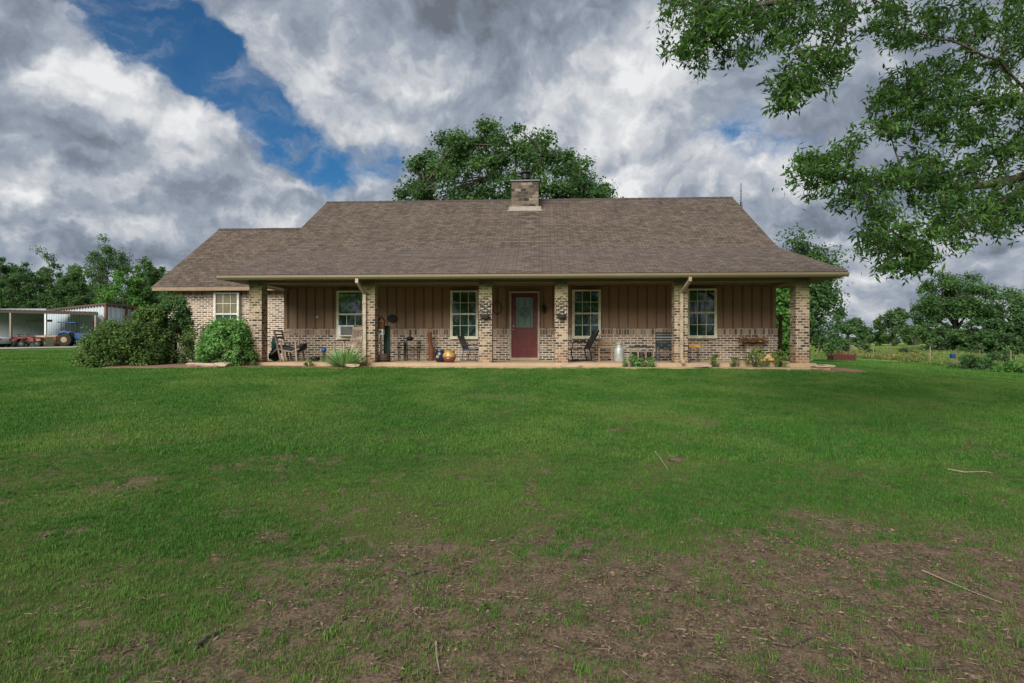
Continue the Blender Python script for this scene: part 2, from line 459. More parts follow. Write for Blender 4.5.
GREYWOOD = M('weathered_wood', None, 0.85, lambda: mix(tnoise(vm('MULTIPLY', obj_co(), (3., 3., .7)), 9., 5, .6), (.16, .12, .085), (.40, .32, .25)))
TANWOOD = M('tan_wood', None, 0.6, lambda: mix(tnoise(vm('MULTIPLY', obj_co(), (3., 3., .7)), 9., 5, .6), (.22, .12, .055), (.42, .25, .13)))
RUST = M('rusty_wood', (.17, .065, .03), 0.85)
REDWOOD = M('dark_red_post', (.10, .035, .025), 0.8)
CONC = M('porch_concrete', None, 0.9, lambda: mix(tnoise(obj_co(), 3., 7, .65), (.30, .20, .115), (.56, .43, .28)))
STONETAN = M('tan_flagstone', None, 0.9, lambda: mix(tnoise(obj_co(), 4., 6, .6), (.30, .21, .14), (.60, .48, .36)))
SOIL = M('bed_soil', None, 0.95, lambda: mix(tnoise(obj_co(), 7., 7, .7), (.11, .06, .038), (.34, .19, .12)))
CANVAS = M('charcoal_canvas', (.022, .026, .035), 0.9)
TEAL = M('teal_cloth', (.02, .085, .08), 0.9)
BLUE = M('blue_glaze', (.008, .05, .19), 0.15)
DBLUE = M('dark_blue_glaze', (.012, .017, .045), 0.2)
YEL = M('yellow_glaze', (.46, .28, .07), 0.25)
MAROONG = M('maroon_glaze', (.17, .045, .035), 0.2)
ORANGE = M('orange_paint', (.75, .33, .02), 0.5)
WHITEP = M('white_paint', (.72, .73, .70), 0.5)
ACGRILL = M('grey_grille', (.16, .16, .16), 0.6)
CANM = M('galvanised_can', (.42, .44, .42), 0.45, metal=.35)
DGREEN = M('dark_green_paint', (.01, .045, .035), 0.5)
DTEAL = M('dark_teal_metal', (.022, .035, .04), 0.45)
WICKER = M('dark_wicker', (.03, .026, .022), 0.85)
BARREL = M('barrel_wood', (.10, .07, .05), 0.8)
RUBBER = M('tyre_rubber', (.02, .02, .02), 0.85)
TRBLUE = M('tractor_blue', (.015, .075, .21), 0.5)
ATVRED = M('atv_red', (.27, .03, .03), 0.45)
BOXBLUE = M('faded_blue_paint', (.008, .035, .13), .6)
TANTRIM = M('tan_rust_trim', (.26, .15, .09), .7)
CORR = M('corrugated_steel', None, 0.5, lambda: mix(tnoise(vm('MULTIPLY', obj_co(), (8., 8., .6)), 1.5, 5, .6), (.22, .24, .25), (.42, .45, .48)))
DARKBEAM = M('dark_beam', (.05, .036, .028), .8)
HUB = M('tan_hub', (.40, .26, .12), .6)
BARNW = M('pale_barn_steel', None, 0.5, lambda: mix(tnoise(vm('MULTIPLY', obj_co(), (3., 3., .6)), 1.0, 5, .6), (.44, .51, .56), (.58, .65, .69)))
RUSTROOF = M('rusty_roof_steel', (.10, .075, .058), 0.7)
CARW = M('car_white', (.70, .70, .70), 0.25)
POSTW = M('old_fence_wood', (.16, .13, .10), 0.9)
def f_bark():
    n = tnoise(vm('MULTIPLY', obj_co(), (3., 3., .6)), 5., 6, .65); r = tnoise(vm('MULTIPLY', obj_co(), (6., 6., .8)), 4., 5, .7)
    return mix(mrange(r * .6 + n * .4, .35, .65), (.022, .018, .014), (.15, .12, .095)), r
BARK = M('bark', None, 0.95, f_bark, bump=.06)

def leafmat(name, c0, c1, trans=0.35, rough=0.6):
    m = bpy.data.materials.new(name); m.use_nodes = True; nt = m.node_tree; S.nt = nt
    b = nt.nodes['Principled BSDF']; b.inputs['Roughness'].default_value = rough; b.inputs['Specular IOR Level'].default_value = 0.12
    t = attr('tint')
    c = mix(t, c0, c1)
    nt.links.new(c.s, b.inputs['Base Color'])
    tr = nt.nodes.new('ShaderNodeBsdfTranslucent')
    tcx = mix(0.5, c, (c1[0] * 1.2, c1[1] * 1.3, c1[2] * 0.6))
    nt.links.new(tcx.s, tr.inputs[0])
    mx = nt.nodes.new('ShaderNodeMixShader'); mx.inputs[0].default_value = trans
    nt.links.new(b.outputs[0], mx.inputs[1]); nt.links.new(tr.outputs[0], mx.inputs[2])
    nt.links.new(mx.outputs[0], nt.nodes['Material Output'].inputs[0])
    return m
L_OAK = leafmat('oak_leaves', (.042, .095, .038), (.13, .24, .075))  # lightened a little in place of haze on distant trees
L_OVER = leafmat('overhanging_leaves', (.032, .082, .024), (.115, .23, .05), .40)
L_DARK = leafmat('dark_leaves', (.045, .10, .042), (.125, .23, .08))  # tone raised to stand in for haze over the distance
L_MID = leafmat('mid_leaves', (0.051, 0.109, 0.041), (0.138, 0.239, 0.080))
L_BRIGHT = leafmat('bright_leaves', (.065, .16, .042), (.17, .36, .085))
L_BRUSH = leafmat('bright_shrub_leaves', (.07, .18, .05), (.22, .42, .12))
L_SHRUB = leafmat('shrub_leaves', (.048, .10, .030), (.18, .28, .08))
L_IRIS = leafmat('iris_leaves', (.16, .30, .11), (.42, .60, .30), .3)
L_WEED = leafmat('weed_leaves', (.11, .17, .045), (.28, .36, .11))
L_DRY = leafmat('dry_stems', (0.174, 0.080, 0.043), (0.406, 0.246, 0.131), .2)

# ================================================================== the house
house = thing('brick_ranch_house', 'long brown roofed brick ranch house with full width front porch', 'house', (0, 0, 0))
XL, XR, YW = -8.62, 7.47, 2.2
CEILZ = 2.43
# --- roof
rf = MB()
T = 0.10
# upper gable
gx0, gx1, RY, RZ, BZ = -8.86, 7.56, 6.8, 6.36, 3.66
rf.slab([(gx0, YW, BZ), (gx1, YW, BZ), (gx1, RY, RZ), (gx0, RY, RZ)], T)
rf.slab([(gx0, RY, RZ), (gx1, RY, RZ), (gx1, 12.6, 2.95), (gx0, 12.6, 2.95)], T)
roof = rf.build('roof', SHINGLE, house)
rl = MB()
ex0, ex1, EY, EZ = -9.43, 8.42, -.5, 2.585
rl.slab([(ex0, EY, EZ), (ex1, EY, EZ), (gx1, YW - .003, BZ - .002), (gx0, YW - .003, BZ - .002)], 0.05)
rl.slab([(ex1, EY, EZ), (ex1, YW + 1.2, EZ), (gx1, YW + .8, BZ - .25), (gx1, YW - .003, BZ - .002)], 0.05)
rl.slab([(ex0, YW + 1.2, EZ), (ex0, EY, EZ), (gx0, YW - .003, BZ - .002), (gx0, YW + .8, BZ - .25)], 0.05)
tag(rl.build('porch_roof', SHINGLE2, house), 'low front porch roof slope')
rw = MB()
wx0, WEY, WEZ, WRY, WRZ = -14.3, 3.8, 2.63, 8.4, 5.6
rw.slab([(wx0, WEY, WEZ), (-8.2, WEY, WEZ), (-8.2, WRY, WRZ), (wx0, WRY, WRZ)], T)
rw.slab([(wx0, WRY, WRZ), (-8.2, WRY, WRZ), (-8.2, 13.0, 2.5), (wx0, 13.0, 2.5)], T)
tag(rw.build('wing_roof', SHINGLE, house), 'lower shingled roof of the left wing')
for x0, x1, yy, zz in ((gx0, gx1, RY, RZ), (wx0, -8.9, WRY, WRZ)):
    x = x0; rc = MB()
    while x < x1 - 0.05:
        e = min(x + 0.30, x1)
        j = 0.004 * ((int(x * 10) * 7) % 3)
        rc.add([(x, yy - .14, zz - .075 + j), (e, yy - .14, zz - .082 + j), (e, yy, zz + .015 + j), (x, yy, zz + .03 + j), (x, yy + .14, zz - .075 + j), (e, yy + .14, zz - .082 + j)],
               [(0, 1, 2, 3), (3, 2, 5, 4)])
        x += 0.27
    rc.build('ridge_cap', SHINGLE_CAP, roof)

# --- chimney
cx0, cx1 = P(511.5, 5.7), P(538.5, 5.7)
ch = MB().box(cx0, cx1, 5.7, 6.55, 5.2, 6.82).build('chimney', STONE, roof)
cp = MB(); cp.box(cx0 - .05, cx1 + .05, 5.64, 6.61, 6.82, 6.86); cp.build('chimney_cap', M('dull_cap_metal', (.16, .18, .20), .5), ch)
xm = (cx0 + cx1) / 2
fl = MB(); fl.lathe([(.14, 0), (.14, .12), (.19, .14), (.19, .30), (.17, .31), (.17, .33), (.25, .35), (.22, .40), (.06, .44)], (xm + .02, 6.1, 6.87), 16)
fl.build('flue_cap', BLACKM, ch)
zr = BZ + (5.64 - YW) * (RZ - BZ) / (RY - YW)
ff = MB()
ff.box(cx0 - .15, cx1 + .15, 5.58, 5.68, zr - .03, zr + .02)
ff.box(cx0 - .1, cx1 + .1, 5.66, 5.695, zr, zr + .16)
ff.build('flashing', M('flashing_metal', (.30, .27, .23), .5), ch)
# --- fascia, gutter, soffits, beams
fa = MB()
fa.box(ex0 + .01, ex1 - .01, EY - .0, EY + .03, CEILZ, EZ - .06)
fa.box(ex0 + .0, ex0 + .03, EY + .031, YW + 1.2, CEILZ, EZ - .06)
fa.box(ex1 - .03, ex1 - .0, EY + .031, YW + 1.2, CEILZ, EZ - .06)
fa.build('fascia', TRIM, house)
g = MB()
prof = [(-.0, 0.0), (-.075, .0), (-.115, .045), (-.115, .10), (-.10, .10), (-.10, .055), (-.07, .018), (-.0, .018)]
n = len(prof)
for x0, x1 in ((ex0 + .02, ex1 - .02),):
    vs = [(x, EY - .002 + a, EZ - .175 + b * 1.15) for x in (x0, x1) for a, b in prof]
    g.add(vs, [tuple(range(n)), tuple(range(n, 2 * n))[::-1]] + [(i, (i + 1) % n, n + (i + 1) % n, n + i) for i in range(n)])
g.build('gutter', GUTTER, house)
sf = MB()
sf.box(ex0 + .03, ex1 - .03, EY + .03, YW + .05, CEILZ - .0, CEILZ + .02)
sf.box(XR + .16, ex1 - .03, YW + .051, YW + 1.2, CEILZ, CEILZ + .02)
sf.box(ex0 + .03, XL - .12, YW + .051, 3.75, CEILZ, CEILZ + .02)
sf.build('porch_ceiling', CEIL, house)
bm = MB()
bm.box(-8.80, 7.64, .03, .30, 2.355, CEILZ - .002)
bm.box(7.28, 7.53, .301, YW - .06, 2.35, CEILZ - .003)
bm.box(-8.70, -8.45, .301, 4.1, 2.35, CEILZ - .003)
bm.build('porch_beam', TRIM, house)
we = MB()
we.box(wx0 + .01, ex0 + .0, WEY - .02, WEY + .01, WEZ - .15, WEZ - .03)
we.box(ex0 + .001, XL - .13, WEY - .02, WEY + .01, WEZ - .15, WEZ - .11)
we.box(wx0 + .01, XL - .13, WEY + .011, 4.19, WEZ - .15, WEZ - .13)
we.build('wing_fascia', M('wing_trim', (.27, .19, .12), .6), house)
# rake boards
for x in (gx1 - .03, gx0 + .0):
    rk = MB().add([(x, YW, BZ - .10), (x + .03, YW, BZ - .10), (x + .03, RY, RZ - .10), (x, RY, RZ - .10), (x, YW, BZ - .26), (x + .03, YW, BZ - .26), (x + .03, RY, RZ - .26), (x, RY, RZ - .26)],
           [(0, 1, 2, 3), (7, 6, 5, 4), (0, 4, 5, 1), (2, 6, 7, 3), (1, 5, 6, 2), (0, 3, 7, 4)])
    rk.build('rake_board', TRIM, house)
# --- walls
WIN = [(-6.81, -5.86, .74, 2.30), (-3.02, -2.10, .75, 2.29), (.97, 1.89, .76, 2.30), (4.65, 5.59, .77, 2.32)]
DX0, DX1 = -1.08, -.09
sd = MB()
sd.box(XL, XR, YW, YW + .12, 1.05, CEILZ - .004)
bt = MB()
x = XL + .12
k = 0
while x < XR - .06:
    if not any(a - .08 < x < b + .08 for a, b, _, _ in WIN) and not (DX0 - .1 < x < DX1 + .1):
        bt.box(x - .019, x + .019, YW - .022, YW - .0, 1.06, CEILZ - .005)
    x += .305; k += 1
sd.box(XL - .02, XL + .09, YW - .03, YW - .001, 1.055, CEILZ - .006)
sd.box(XR - .09, XR + .02, YW - .03, YW - .001, 1.055, CEILZ - .006)
# gables of the upper storey are sided too
for x in (XL - .02, XR):
    sd.add([(x, YW + .13, 2.42), (x + .02, YW + .13, 2.42), (x, YW + .13, BZ - .3), (x + .02, YW + .13, BZ - .3), (x, RY, RZ - .3), (x + .02, RY, RZ - .3), (x, 12.2, 2.9), (x + .02, 12.2, 2.9), (x, 12.2, 2.42), (x + .02, 12.2, 2.42)],
           [(0, 2, 4, 6, 8), (1, 9, 7, 5, 3), (0, 1, 3, 2), (2, 3, 5, 4), (4, 5, 7, 6), (6, 7, 9, 8), (8, 9, 1, 0)])
sdw = sd.build('siding_wall', SIDING, house)
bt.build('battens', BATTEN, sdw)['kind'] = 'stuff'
bw = MB()
def span(x0, x1, z1): bw.box(x0, x1, YW - .07, YW + .12, 0.001, z1)
edges = [XL]
segs = [(XL, DX0 - .001), (DX1 + .001, XR + .06)]
for a, b in segs: span(a, b, .84)
bw.box(XR + .002, XR + .06, YW + .121, 12.2, -.1, 2.41)
bw.box(XL, XR, 12.201, 12.35, -.1, 2.6)
brickw = bw.build('brick_wall', BRICK, house)
so = MB()
for a, b in segs: so.box(a, b, YW - .085, YW + .10, .841, 1.048)
so.build('soldier_course', SOLDIER, house)
ww = MB()
ww.box(-13.95, XL - .001, 4.2, 4.35, -.12, WEZ - .14)
ww.box(-13.95, -13.8, 4.351, 12.8, -.12, 2.5)
ww.box(-13.95, XL, 12.801, 12.95, -.12, 2.4)
ww.add([(-13.94, 4.25, 2.5), (-13.8, 4.25, 2.5), (-13.94, WRY, WRZ - .3), (-13.8, WRY, WRZ - .3), (-13.94, 12.8, 2.5), (-13.8, 12.8, 2.5)], [(0, 2, 4), (1, 5, 3), (0, 1, 3, 2), (2, 3, 5, 4)])
tag(ww.build('brick_wall', BRICK, house), 'brick wall of the set back left wing')
ws = MB(); ws.box(-13.9, XL - .002, 4.182, 4.2, 2.28, 2.47); ws.build('soldier_course', SOLDIER, house)
# --- columns
for xc in (-8.555, -5.135, -1.67, .55, 3.99, 7.405):
    MB().box(xc - .19, xc + .19, -.0, .38, -.02, 2.354).build('column', COLBRICK, house)
# --- porch slab
sl_ = MB(); sl_.box(-8.85, 7.75, -.10, YW - .02, -.16, 0)
sl_.box(DX0 + .02, DX1 - .02, YW - .12, YW + .1, .001, .06)
sl_.build('porch_slab', CONC, house)
# --- windows
def window(x0, x1, z0, z1, y=YW, vm_=VINYL, glass=(GLASS, GLASS), grid=(True, True), lab=None, rows=2):
    fr = MB(); w = .055; ya, yb = y - .165, y - .0
    fr.box(x0, x0 + w, ya, yb, z0, z1); fr.box(x1 - w, x1, ya, yb, z0, z1)
    fr.box(x0 + w, x1 - w, ya, yb, z1 - w, z1); fr.box(x0 - .01, x1 + .01, ya - .025, yb, z0 - .05, z0 - .001)
    fr.box(x0 + w, x1 - w, ya, yb, z0, z0 + w * .8)
    o = fr.build('window', vm_, house)
    if lab: o['label'] = lab
    zm = (z0 + z1) / 2
    sp = MB(); sp.box(x0 + w, x1 - w, ya + .015, ya + .05, zm - .028, zm + .028)
    for i, (a, b) in enumerate(((zm + .028, z1 - w), (z0 + w * .8, zm - .028))):
        sp.box(x0 + w, x0 + w + .025, ya + .022, ya + .05, a, b); sp.box(x1 - w - .025, x1 - w, ya + .022, ya + .05, a, b)
    sp.build('sash', vm_, o)
    for i, (a, b) in enumerate(((zm + .028, z1 - w), (z0 + w * .8, zm - .028))):
        pn = MB(); pn.box(x0 + w, x1 - w, ya + .06 + .01 * i, ya + .066 + .01 * i, a, b)
        pn.build('pane', glass[i], o)
        if grid[i]:
            mu = MB(); W_ = (x1 - x0 - 2 * w)
            for q in (1, 2):
                xx = x0 + w + W_ * q / 3; mu.box(xx - .009, xx + .009, ya + .045, ya + .058, a, b)
            for q in range(1, rows):
                zz = a + (b - a) * q / rows; mu.box(x0 + w + .001, x1 - w - .001, ya + .046, ya + .0575, zz - .009, zz + .009)
            mu.build('muntin', vm_, o)
    return o
window(*WIN[0], glass=(GLASSB, GLASS), grid=(False, True), lab='window with the bright sky reflecting upper pane')
window(*WIN[1]); window(*WIN[2]); window(*WIN[3])
window(-12.11, -11.16, .84, 2.43, y=4.2, vm_=VINYLW, glass=(BLIND, GLASS), lab='white framed window with drawn tan blind in left wing')
# --- front door
dz0, dz1 = .061, 2.27
fr = MB(); w = .065
fr.box(DX0, DX0 + w, YW - .10, YW + .05, dz0, dz1); fr.box(DX1 - w, DX1, YW - .10, YW + .05, dz0, dz1); fr.box(DX0 + w, DX1 - w, YW - .10, YW + .05, dz1 - w, dz1)
fr.box(DX0 + w, DX1 - w, YW - .11, YW - .0, dz0 - .0, dz0 + .03)
fr.build('door_frame', M('door_frame_paint', (.40, .36, .30), .5), house)
a, b = DX0 + w + .004, DX1 - w - .004; y = YW - .06
dr = MB(); dr.box(a, b, y, y + .045, dz0 + .032, dz1 - w - .003)
def panel(m, x0, x1, z0, z1):
    m.box(x0, x1, y - .008, y - .0005, z0, z0 + .025); m.box(x0, x1, y - .008, y - .0005, z1 - .025, z1)
    m.box(x0, x0 + .025, y - .0082, y - .0005, z0 + .025, z1 - .025); m.box(x1 - .025, x1, y - .0082, y - .0005, z0 + .025, z1 - .025)
    m.box(x0 + .06, x1 - .06, y - .012, y - .0005, z0 + .06, z1 - .06)
xm = (a + b) / 2
panel(dr, a + .14, xm - .05, .24, .90); panel(dr, xm + .05, b - .14, .24, .90)
door = dr.build('front_door', DOORRED, house)
gl = MB(); gl.box(xm - .27, xm + .27, y - .012, y - .001, 1.08, 2.06); gl.build('door_glass', DOORGL, door)
gf = MB()
for x0, x1, z0, z1 in ((xm - .30, xm - .27, 1.05, 2.09), (xm + .27, xm + .30, 1.05, 2.09), (xm - .27, xm + .27, 1.05, 1.08), (xm - .27, xm + .27, 2.06, 2.09)):
    gf.box(x0, x1, y - .02, y - .001, z0, z1)
gf.build('glass_trim', DOORRED, door)
ld = MB()
for k_, (rx, rz) in enumerate(((.15, .16), (.09, .10))):
    ld.tube([(xm + rx * math.cos(t * PI / 12), y - .016, 1.57 + rz * math.sin(t * PI / 12)) for t in range(25)], .009, 5)
ld.tube([(xm - .07, y - .016, 1.50), (xm + .0, y - .016, 1.58), (xm + .07, y - .016, 1.64)], .012, 5)
for s_ in (-1, 1):
    ld.tube([(xm, y - .016, 1.57 + s_ * .17), (xm + .03, y - .016, 1.57 + s_ * .27), (xm, y - .016, 1.57 + s_ * .40)], .006, 5)
    ld.tube([(xm + s_ * .2, y - .016, 1.1), (xm + s_ * .2, y - .016, 2.04)], .004, 4)
ld.build('leading', LEAD, door)
hd = MB(); hd.lathe([(.03, 0), (.03, .01), (.012, .02), (.03, .05), (.025, .07)], (0, 0, 0), 12)
hd.v = [(a + .07 + v[0], y - .005 - v[2], 1.00 + v[1]) for v in hd.v]
hd.build('door_handle', BRASS, door)
MB().box(a + .055, a + .085, y - .02, y - .001, 1.10, 1.16).build('deadbolt', BRASS, door)
# --- downspouts with elbows off the gutter
def spout(xg, xc):
    m = MB(); r = .042
    m.bar((xg, -.56, 2.42), (xg, -.56, 2.30), .085, .06)
    m.bar((xg, -.56, 2.335), (xc, -.045, 2.02), .085, .06)
    m.bar((xc, -.045, 2.06), (xc, -.045, .10), .085, .06)
    m.bar((xc, -.045, .12), (xc + .02, -.20, -.01), .085, .06)
    o = m.build('downspout', SPOUT, house)
    for z in (1.75, .55): MB().box(xc - .055, xc + .055, -.092, -.002, z, z + .03).build('strap', SPOUT, o)
spout(P(357, -.55), -5.235); spout(P(690, -.55), 3.99)
# --- fittings on the wall
wl = MB(); lx = P(544, 2.1)
wl.box(lx - .04, lx + .04, YW - .04, YW - .023, 1.62, 1.80); wl.bar((lx, YW - .04, 1.76), (lx, YW - .13, 1.80), .02)
wl.lathe([(.03, 0), (.055, .03), (.065, .16), (.075, .17), (.02, .24)], (lx, YW - .13, 1.56), 8)
wl.build('wall_lantern', BLACKM, house)
sk = MB(); sx = P(317.5, 2.15); sk.box(sx - .05, sx + .05, YW - .06, YW - .023, 1.40, 1.47); sk.box(sx - .03, sx + .03, YW - .075, YW - .06, 1.41, 1.45)
sk.build('outlet_cover', M('outlet_grey', (.5, .55, .52), .4), house)

# ================================================================== things on the porch
def hanging_planter(x, label):
    t = thing('wall_planter', label, 'planter', (x, -.003, 1.30), 0, 'lattice wall planters hung on the porch columns')
    m = MB()
    for s_ in (-1, 1):
        for q in range(-1, 3):
            m.tube([(-.14 + max(0, 0), -.012, .05)] if False else [(s_ * -.15 + 0, -.012, .10 + q * .12), (s_ * .15, -.012, .26 + q * .12)], .008, 4)
    m.tube([(-.16, -.015, .02), (-.16, -.015, .50), (0, -.015, .64), (.16, -.015, .50), (.16, -.015, .02), (-.16, -.015, .02)], .010, 5)
    m.build('lattice', GREYM, t)
    b = MB(); b.lathe([(.05, -.03), (.11, .0), (.145, .09), (.14, .10), (.11, .09)], (0, -.10, 0), 14, 1.0, .55); b.build('basket', WICKER, t)
hanging_planter(-1.67, 'dark lattice planter basket hung on column left of the red door')
hanging_planter(.55, 'dark lattice planter basket hung on column right of the red door')

def rocking_chair(name, label, cat, loc, rz, m, W_=.56, lean=.28, group=None):
    t = thing(name, label, cat, loc, rz, group)
    for s_ in (-1, 1):
        x = s_ * W_ / 2
        MB().tube([(x, -.42 + .84 * q / 8, .025 + .10 * ((q - 3.6) / 4.4) ** 2) for q in range(9)], .02, 6).build('rocker', m, t)
        MB().bar((x, -.24, .05), (x, -.24, .62), .04).build('leg', m, t)
        MB().bar((x, .20, .05), (x, .20 + lean, 1.08), .04).build('leg', m, t)
        MB().box(x - .04, x + .04, -.30, .28, .61, .635).build('armrest', m, t)
    s1 = MB()
    for q in range(7): s1.box(-W_ / 2, W_ / 2, -.26 + q * .068, -.20 + q * .068, .40, .42)
    s1.build('seat', m, t)
    b = MB()
    for q in range(6):
        x = -W_ / 2 + .07 + q * (W_ - .14) / 5
        b.bar((x, .24, .42), (x, .20 + lean, 1.02), .032, .012)
    b.bar((-W_ / 2, .20 + lean * .97, 1.04), (W_ / 2, .20 + lean * .97, 1.04), .03, .10)
    b.bar((-W_ / 2, .27, .50), (W_ / 2, .27, .50), .025, .05)
    b.build('backrest', m, t)
    return t
rocking_chair('rocking_chair', 'grey weathered wooden rocking chair in front of window air conditioner', 'rocking chair', (P(346, .9), .9, 0), R(-38), M('pale_weathered_wood', (.42, .33, .25), .85), .54, .30)

# sling lounger with wooden frame
t = thing('wooden_lounge_chair', 'weathered wooden lounge chair with sagging charcoal canvas seat', 'chair', (P(291, .9), .9, 0), 0)
for s_ in (-1, 1):
    y = s_ * .28
    MB().bar((-.20 + .0, y, .02), (-.42, y, .98), .045).build('leg', GREYWOOD, t)
    MB().bar((.30, y, .02), (.26, y, .60), .045).build('leg', GREYWOOD, t)
    MB().bar((-.10, y, .02), (-.20, y, .60), .045).build('leg', GREYWOOD, t)
    MB().bar((-.40, y, .60), (.32, y, .62), .07, .025).build('armrest', GREYWOOD, t)
    MB().tube([(-.52, y, .22), (-.30, y, .40), (-.05, y, .33), (.15, y, .30), (.38, y, .40)], .022, 6).build('side_rail', GREYWOOD, t)
m = MB()
for z in (.95, .84, .74): m.bar((-.405 + (.95 - z) * .2, -.28, z), (-.405 + (.95 - z) * .2, .28, z), .02, .05)
m.bar((-.40, .26, .90), (.15, .26, .94), .04); m.bar((.12, .26, .10), (.16, .26, 1.02), .04)
m.build('backrest', GREYWOOD, t)
m = MB(); pr = [(-.60, .22), (-.46, .40), (-.30, .52), (-.12, .46), (.08, .42), (.26, .46), (.42, .56)]
vs = []
for x, z in pr: vs += [(x, -.26, z), (x, .26, z), (x, -.26, z - .13), (x, .26, z - .13)]
fs = []
for q in range(len(pr) - 1):
    a = q * 4; fs += [(a, a + 4, a + 5, a + 1), (a + 2, a + 3, a + 7, a + 6), (a, a + 2, a + 6, a + 4), (a + 1, a + 5, a + 7, a + 3)]
fs += [(0, 1, 3, 2), (24, 26, 27, 25)]
m.add(vs, fs); m.build('seat_sling', CANVAS, t, smooth=True)
# teal bag slumped against the wing wall
t = MB(); rr = [(.05, 0), (.16, .04), (.18, .15), (.15, .38), (.12, .60), (.10, .74), (.04, .82)]
t.lathe(rr, (0, 0, 0), 14, .85, .55)
random.seed(3)
t.v = [(v[0] + .02 * math.sin(v[2] * 17), v[1] + .02 * math.sin(v[2] * 11 + v[0] * 20), v[2]) for v in t.v]
tag(t.build('cloth_bag', TEAL, None, (P(275, 1.3), 1.3, 0), True), 'tall slumped teal cloth bag behind the charcoal lounge chair', 'bag')
# blue ball on a dark bowl
t = MB(); t.lathe([(.10, 0), (.14, .05), (.17, .13), (.15, .14), (.05, .10)], (0, 0, 0), 16)
tag(t.build('flower_bowl', BLACKM, None, (P(315, .8), .8, 0), True), 'low black bowl beside the blue glass ball', 'bowl')
t = thing('gazing_ball', 'bright blue glass ball on a stand behind the iris clump', 'garden ball', (P(324, .8), .8, 0))
MB().lathe([(.09, 0), (.04, .03), (.03, .25), (.06, .285)], (0, 0, 0), 12).build('stand', BLACKM, t, smooth=True)
MB().lathe([(.01, .28)] + [(.08 * math.sin(a * PI / 8), .36 - .08 * math.cos(a * PI / 8)) for a in range(1, 8)] + [(.01, .44)], (0, 0, 0), 16).build('ball', BLUE, t, smooth=True)
# window air conditioner
t = thing('window_air_conditioner', 'white window air conditioner in the leftmost porch window', 'air conditioner', (-6.42, 2.07, .79))
MB().box(-.26, .26, -.26, .02, 0, .36).build('case', WHITEP, t, bevel=.012)
m = MB()
m.box(-.20 + .03, .23, -.268, -.262, .04, .32)
for q in range(9): m.box(-.17, .23, -.278, -.268, .045 + q * .03, .058 + q * .03)
m.build('grille', ACGRILL, t)
# birdhouse on a stake in a barrel, tall dark green board behind it
bx = P(381, .55)
t = thing('barrel_planter', 'half barrel planter at the foot of the birdhouse stake', 'planter', (bx + .03, .55, 0))
MB().lathe([(.18, 0), (.23, .15), (.24, .24), (.22, .25), (.20, .22), (.05, .21)], (0, 0, 0), 18).build('tub', BARREL, t)
MB().lathe([(.232, .06), (.238, .06), (.242, .09), (.235, .09)], (0, 0, 0), 18).build('hoop', GREYM, t)
t = thing('birdhouse', 'rust red birdhouse with white nest box on a driftwood stake', 'birdhouse', (bx, .55, .2))
MB().tube([(0, 0, 0), (.02, 0, .25), (-.02, .01, .45), (.0, 0, .62)], [.05, .035, .03, .03], 7).build('stake', GREYWOOD, t)
m = MB(); m.box(-.09, .09, -.08, .08, .62, .80); o = m.build('nest_box', WHITEP, t)
MB().lathe([(.03, 0), (.03, .004)], (0, 0, 0), 12)
hm = MB().lathe([(.035, 0), (.035, .004)], (0, 0, 0), 12); hm.v = [(v[0], -.081 - v[2], .72 + v[1]) for v in hm.v]; hm.build('entrance_hole', BLACKM, o)
m = MB(); m.box(-.10, .10, -.09, .09, .801, 1.02)
m.build('upper_house', RUST, t)
m = MB().prism([(-.15, 1.00), (0, 1.20), (.15, 1.00), (.12, 1.00), (0, 1.16), (-.12, 1.00)], -.13, .13); m.build('gable_roof', RUST, t)
t = MB(); t.box(-.10, .10, -.03, .03, 0, 1.08); t.box(-.10, .10, -.035, .035, 1.081, 1.11); t.box(-.06, .06, -.036, -.031, .08, .5); t.box(-.06, .06, -.036, -.031, .58, 1.0)
tag(t.build('shutter_board', DGREEN, None, (P(387, .9), .9, 0), bevel=.004), 'tall dark green shutter standing right of the birdhouse', 'shutter')
# wicker heart by the shutter
t = MB(); t.lathe([(.02, -.02), (.13, -.015), (.15, 0), (.13, .02), (.02, .025)], (0, 0, 0), 14, 1.1, .9); t.v = [(v[0], v[2], v[1]) for v in t.v]
tag(t.build('wicker_wreath', WICKER, None, (P(392, 2.12), 2.12, 1.38)), 'round dark wicker wreath on siding above the plant tables', 'wreath')
# plant tables
def plant_table(x, y, h, w, d, label):
    t = thing('plant_stand', label, 'plant stand', (x, y, 0), 0, 'black metal plant stands on the porch')
    m = MB(); m.box(-w / 2, w / 2, -d / 2, d / 2, h - .025, h); m.build('top', BLACKM, t)
    for sx_ in (-1, 1):
        for sy_ in (-1, 1): MB().tube([(sx_ * (w / 2 - .02), sy_ * (d / 2 - .02), h - .025), (sx_ * (w / 2 - .03), sy_ * (d / 2 - .03), .0)], .016, 6).build('leg', BLACKM, t)
    MB().tube([(-w / 2 + .03, -d / 2 + .03, .18), (w / 2 - .03, -d / 2 + .03, .18), (w / 2 - .03, d / 2 - .03, .18), (-w / 2 + .03, d / 2 - .03, .18), (-w / 2 + .03, -d / 2 + .03, .18)], .008, 5).build('stretcher', BLACKM, t)
    return t
plant_table(P(412.5, 1.5), 1.5, .66, .46, .3, 'wide black plant stand holding a dark low pot')
plant_table(P(402, 1.75), 1.75, .60, .24, .25, 'narrow black plant stand nearest to the dark green shutter')
t = MB().lathe([(.06, 0), (.11, .02), (.12, .07), (.08, .10), (.03, .11), (.02, .16), (.04, .18)], (0, 0, 0), 14)
tag(t.build('covered_pot', BLACKM, None, (P(410, 1.5), 1.5, .662), True), 'small dark lidded pot on the wide plant stand', 'pot')
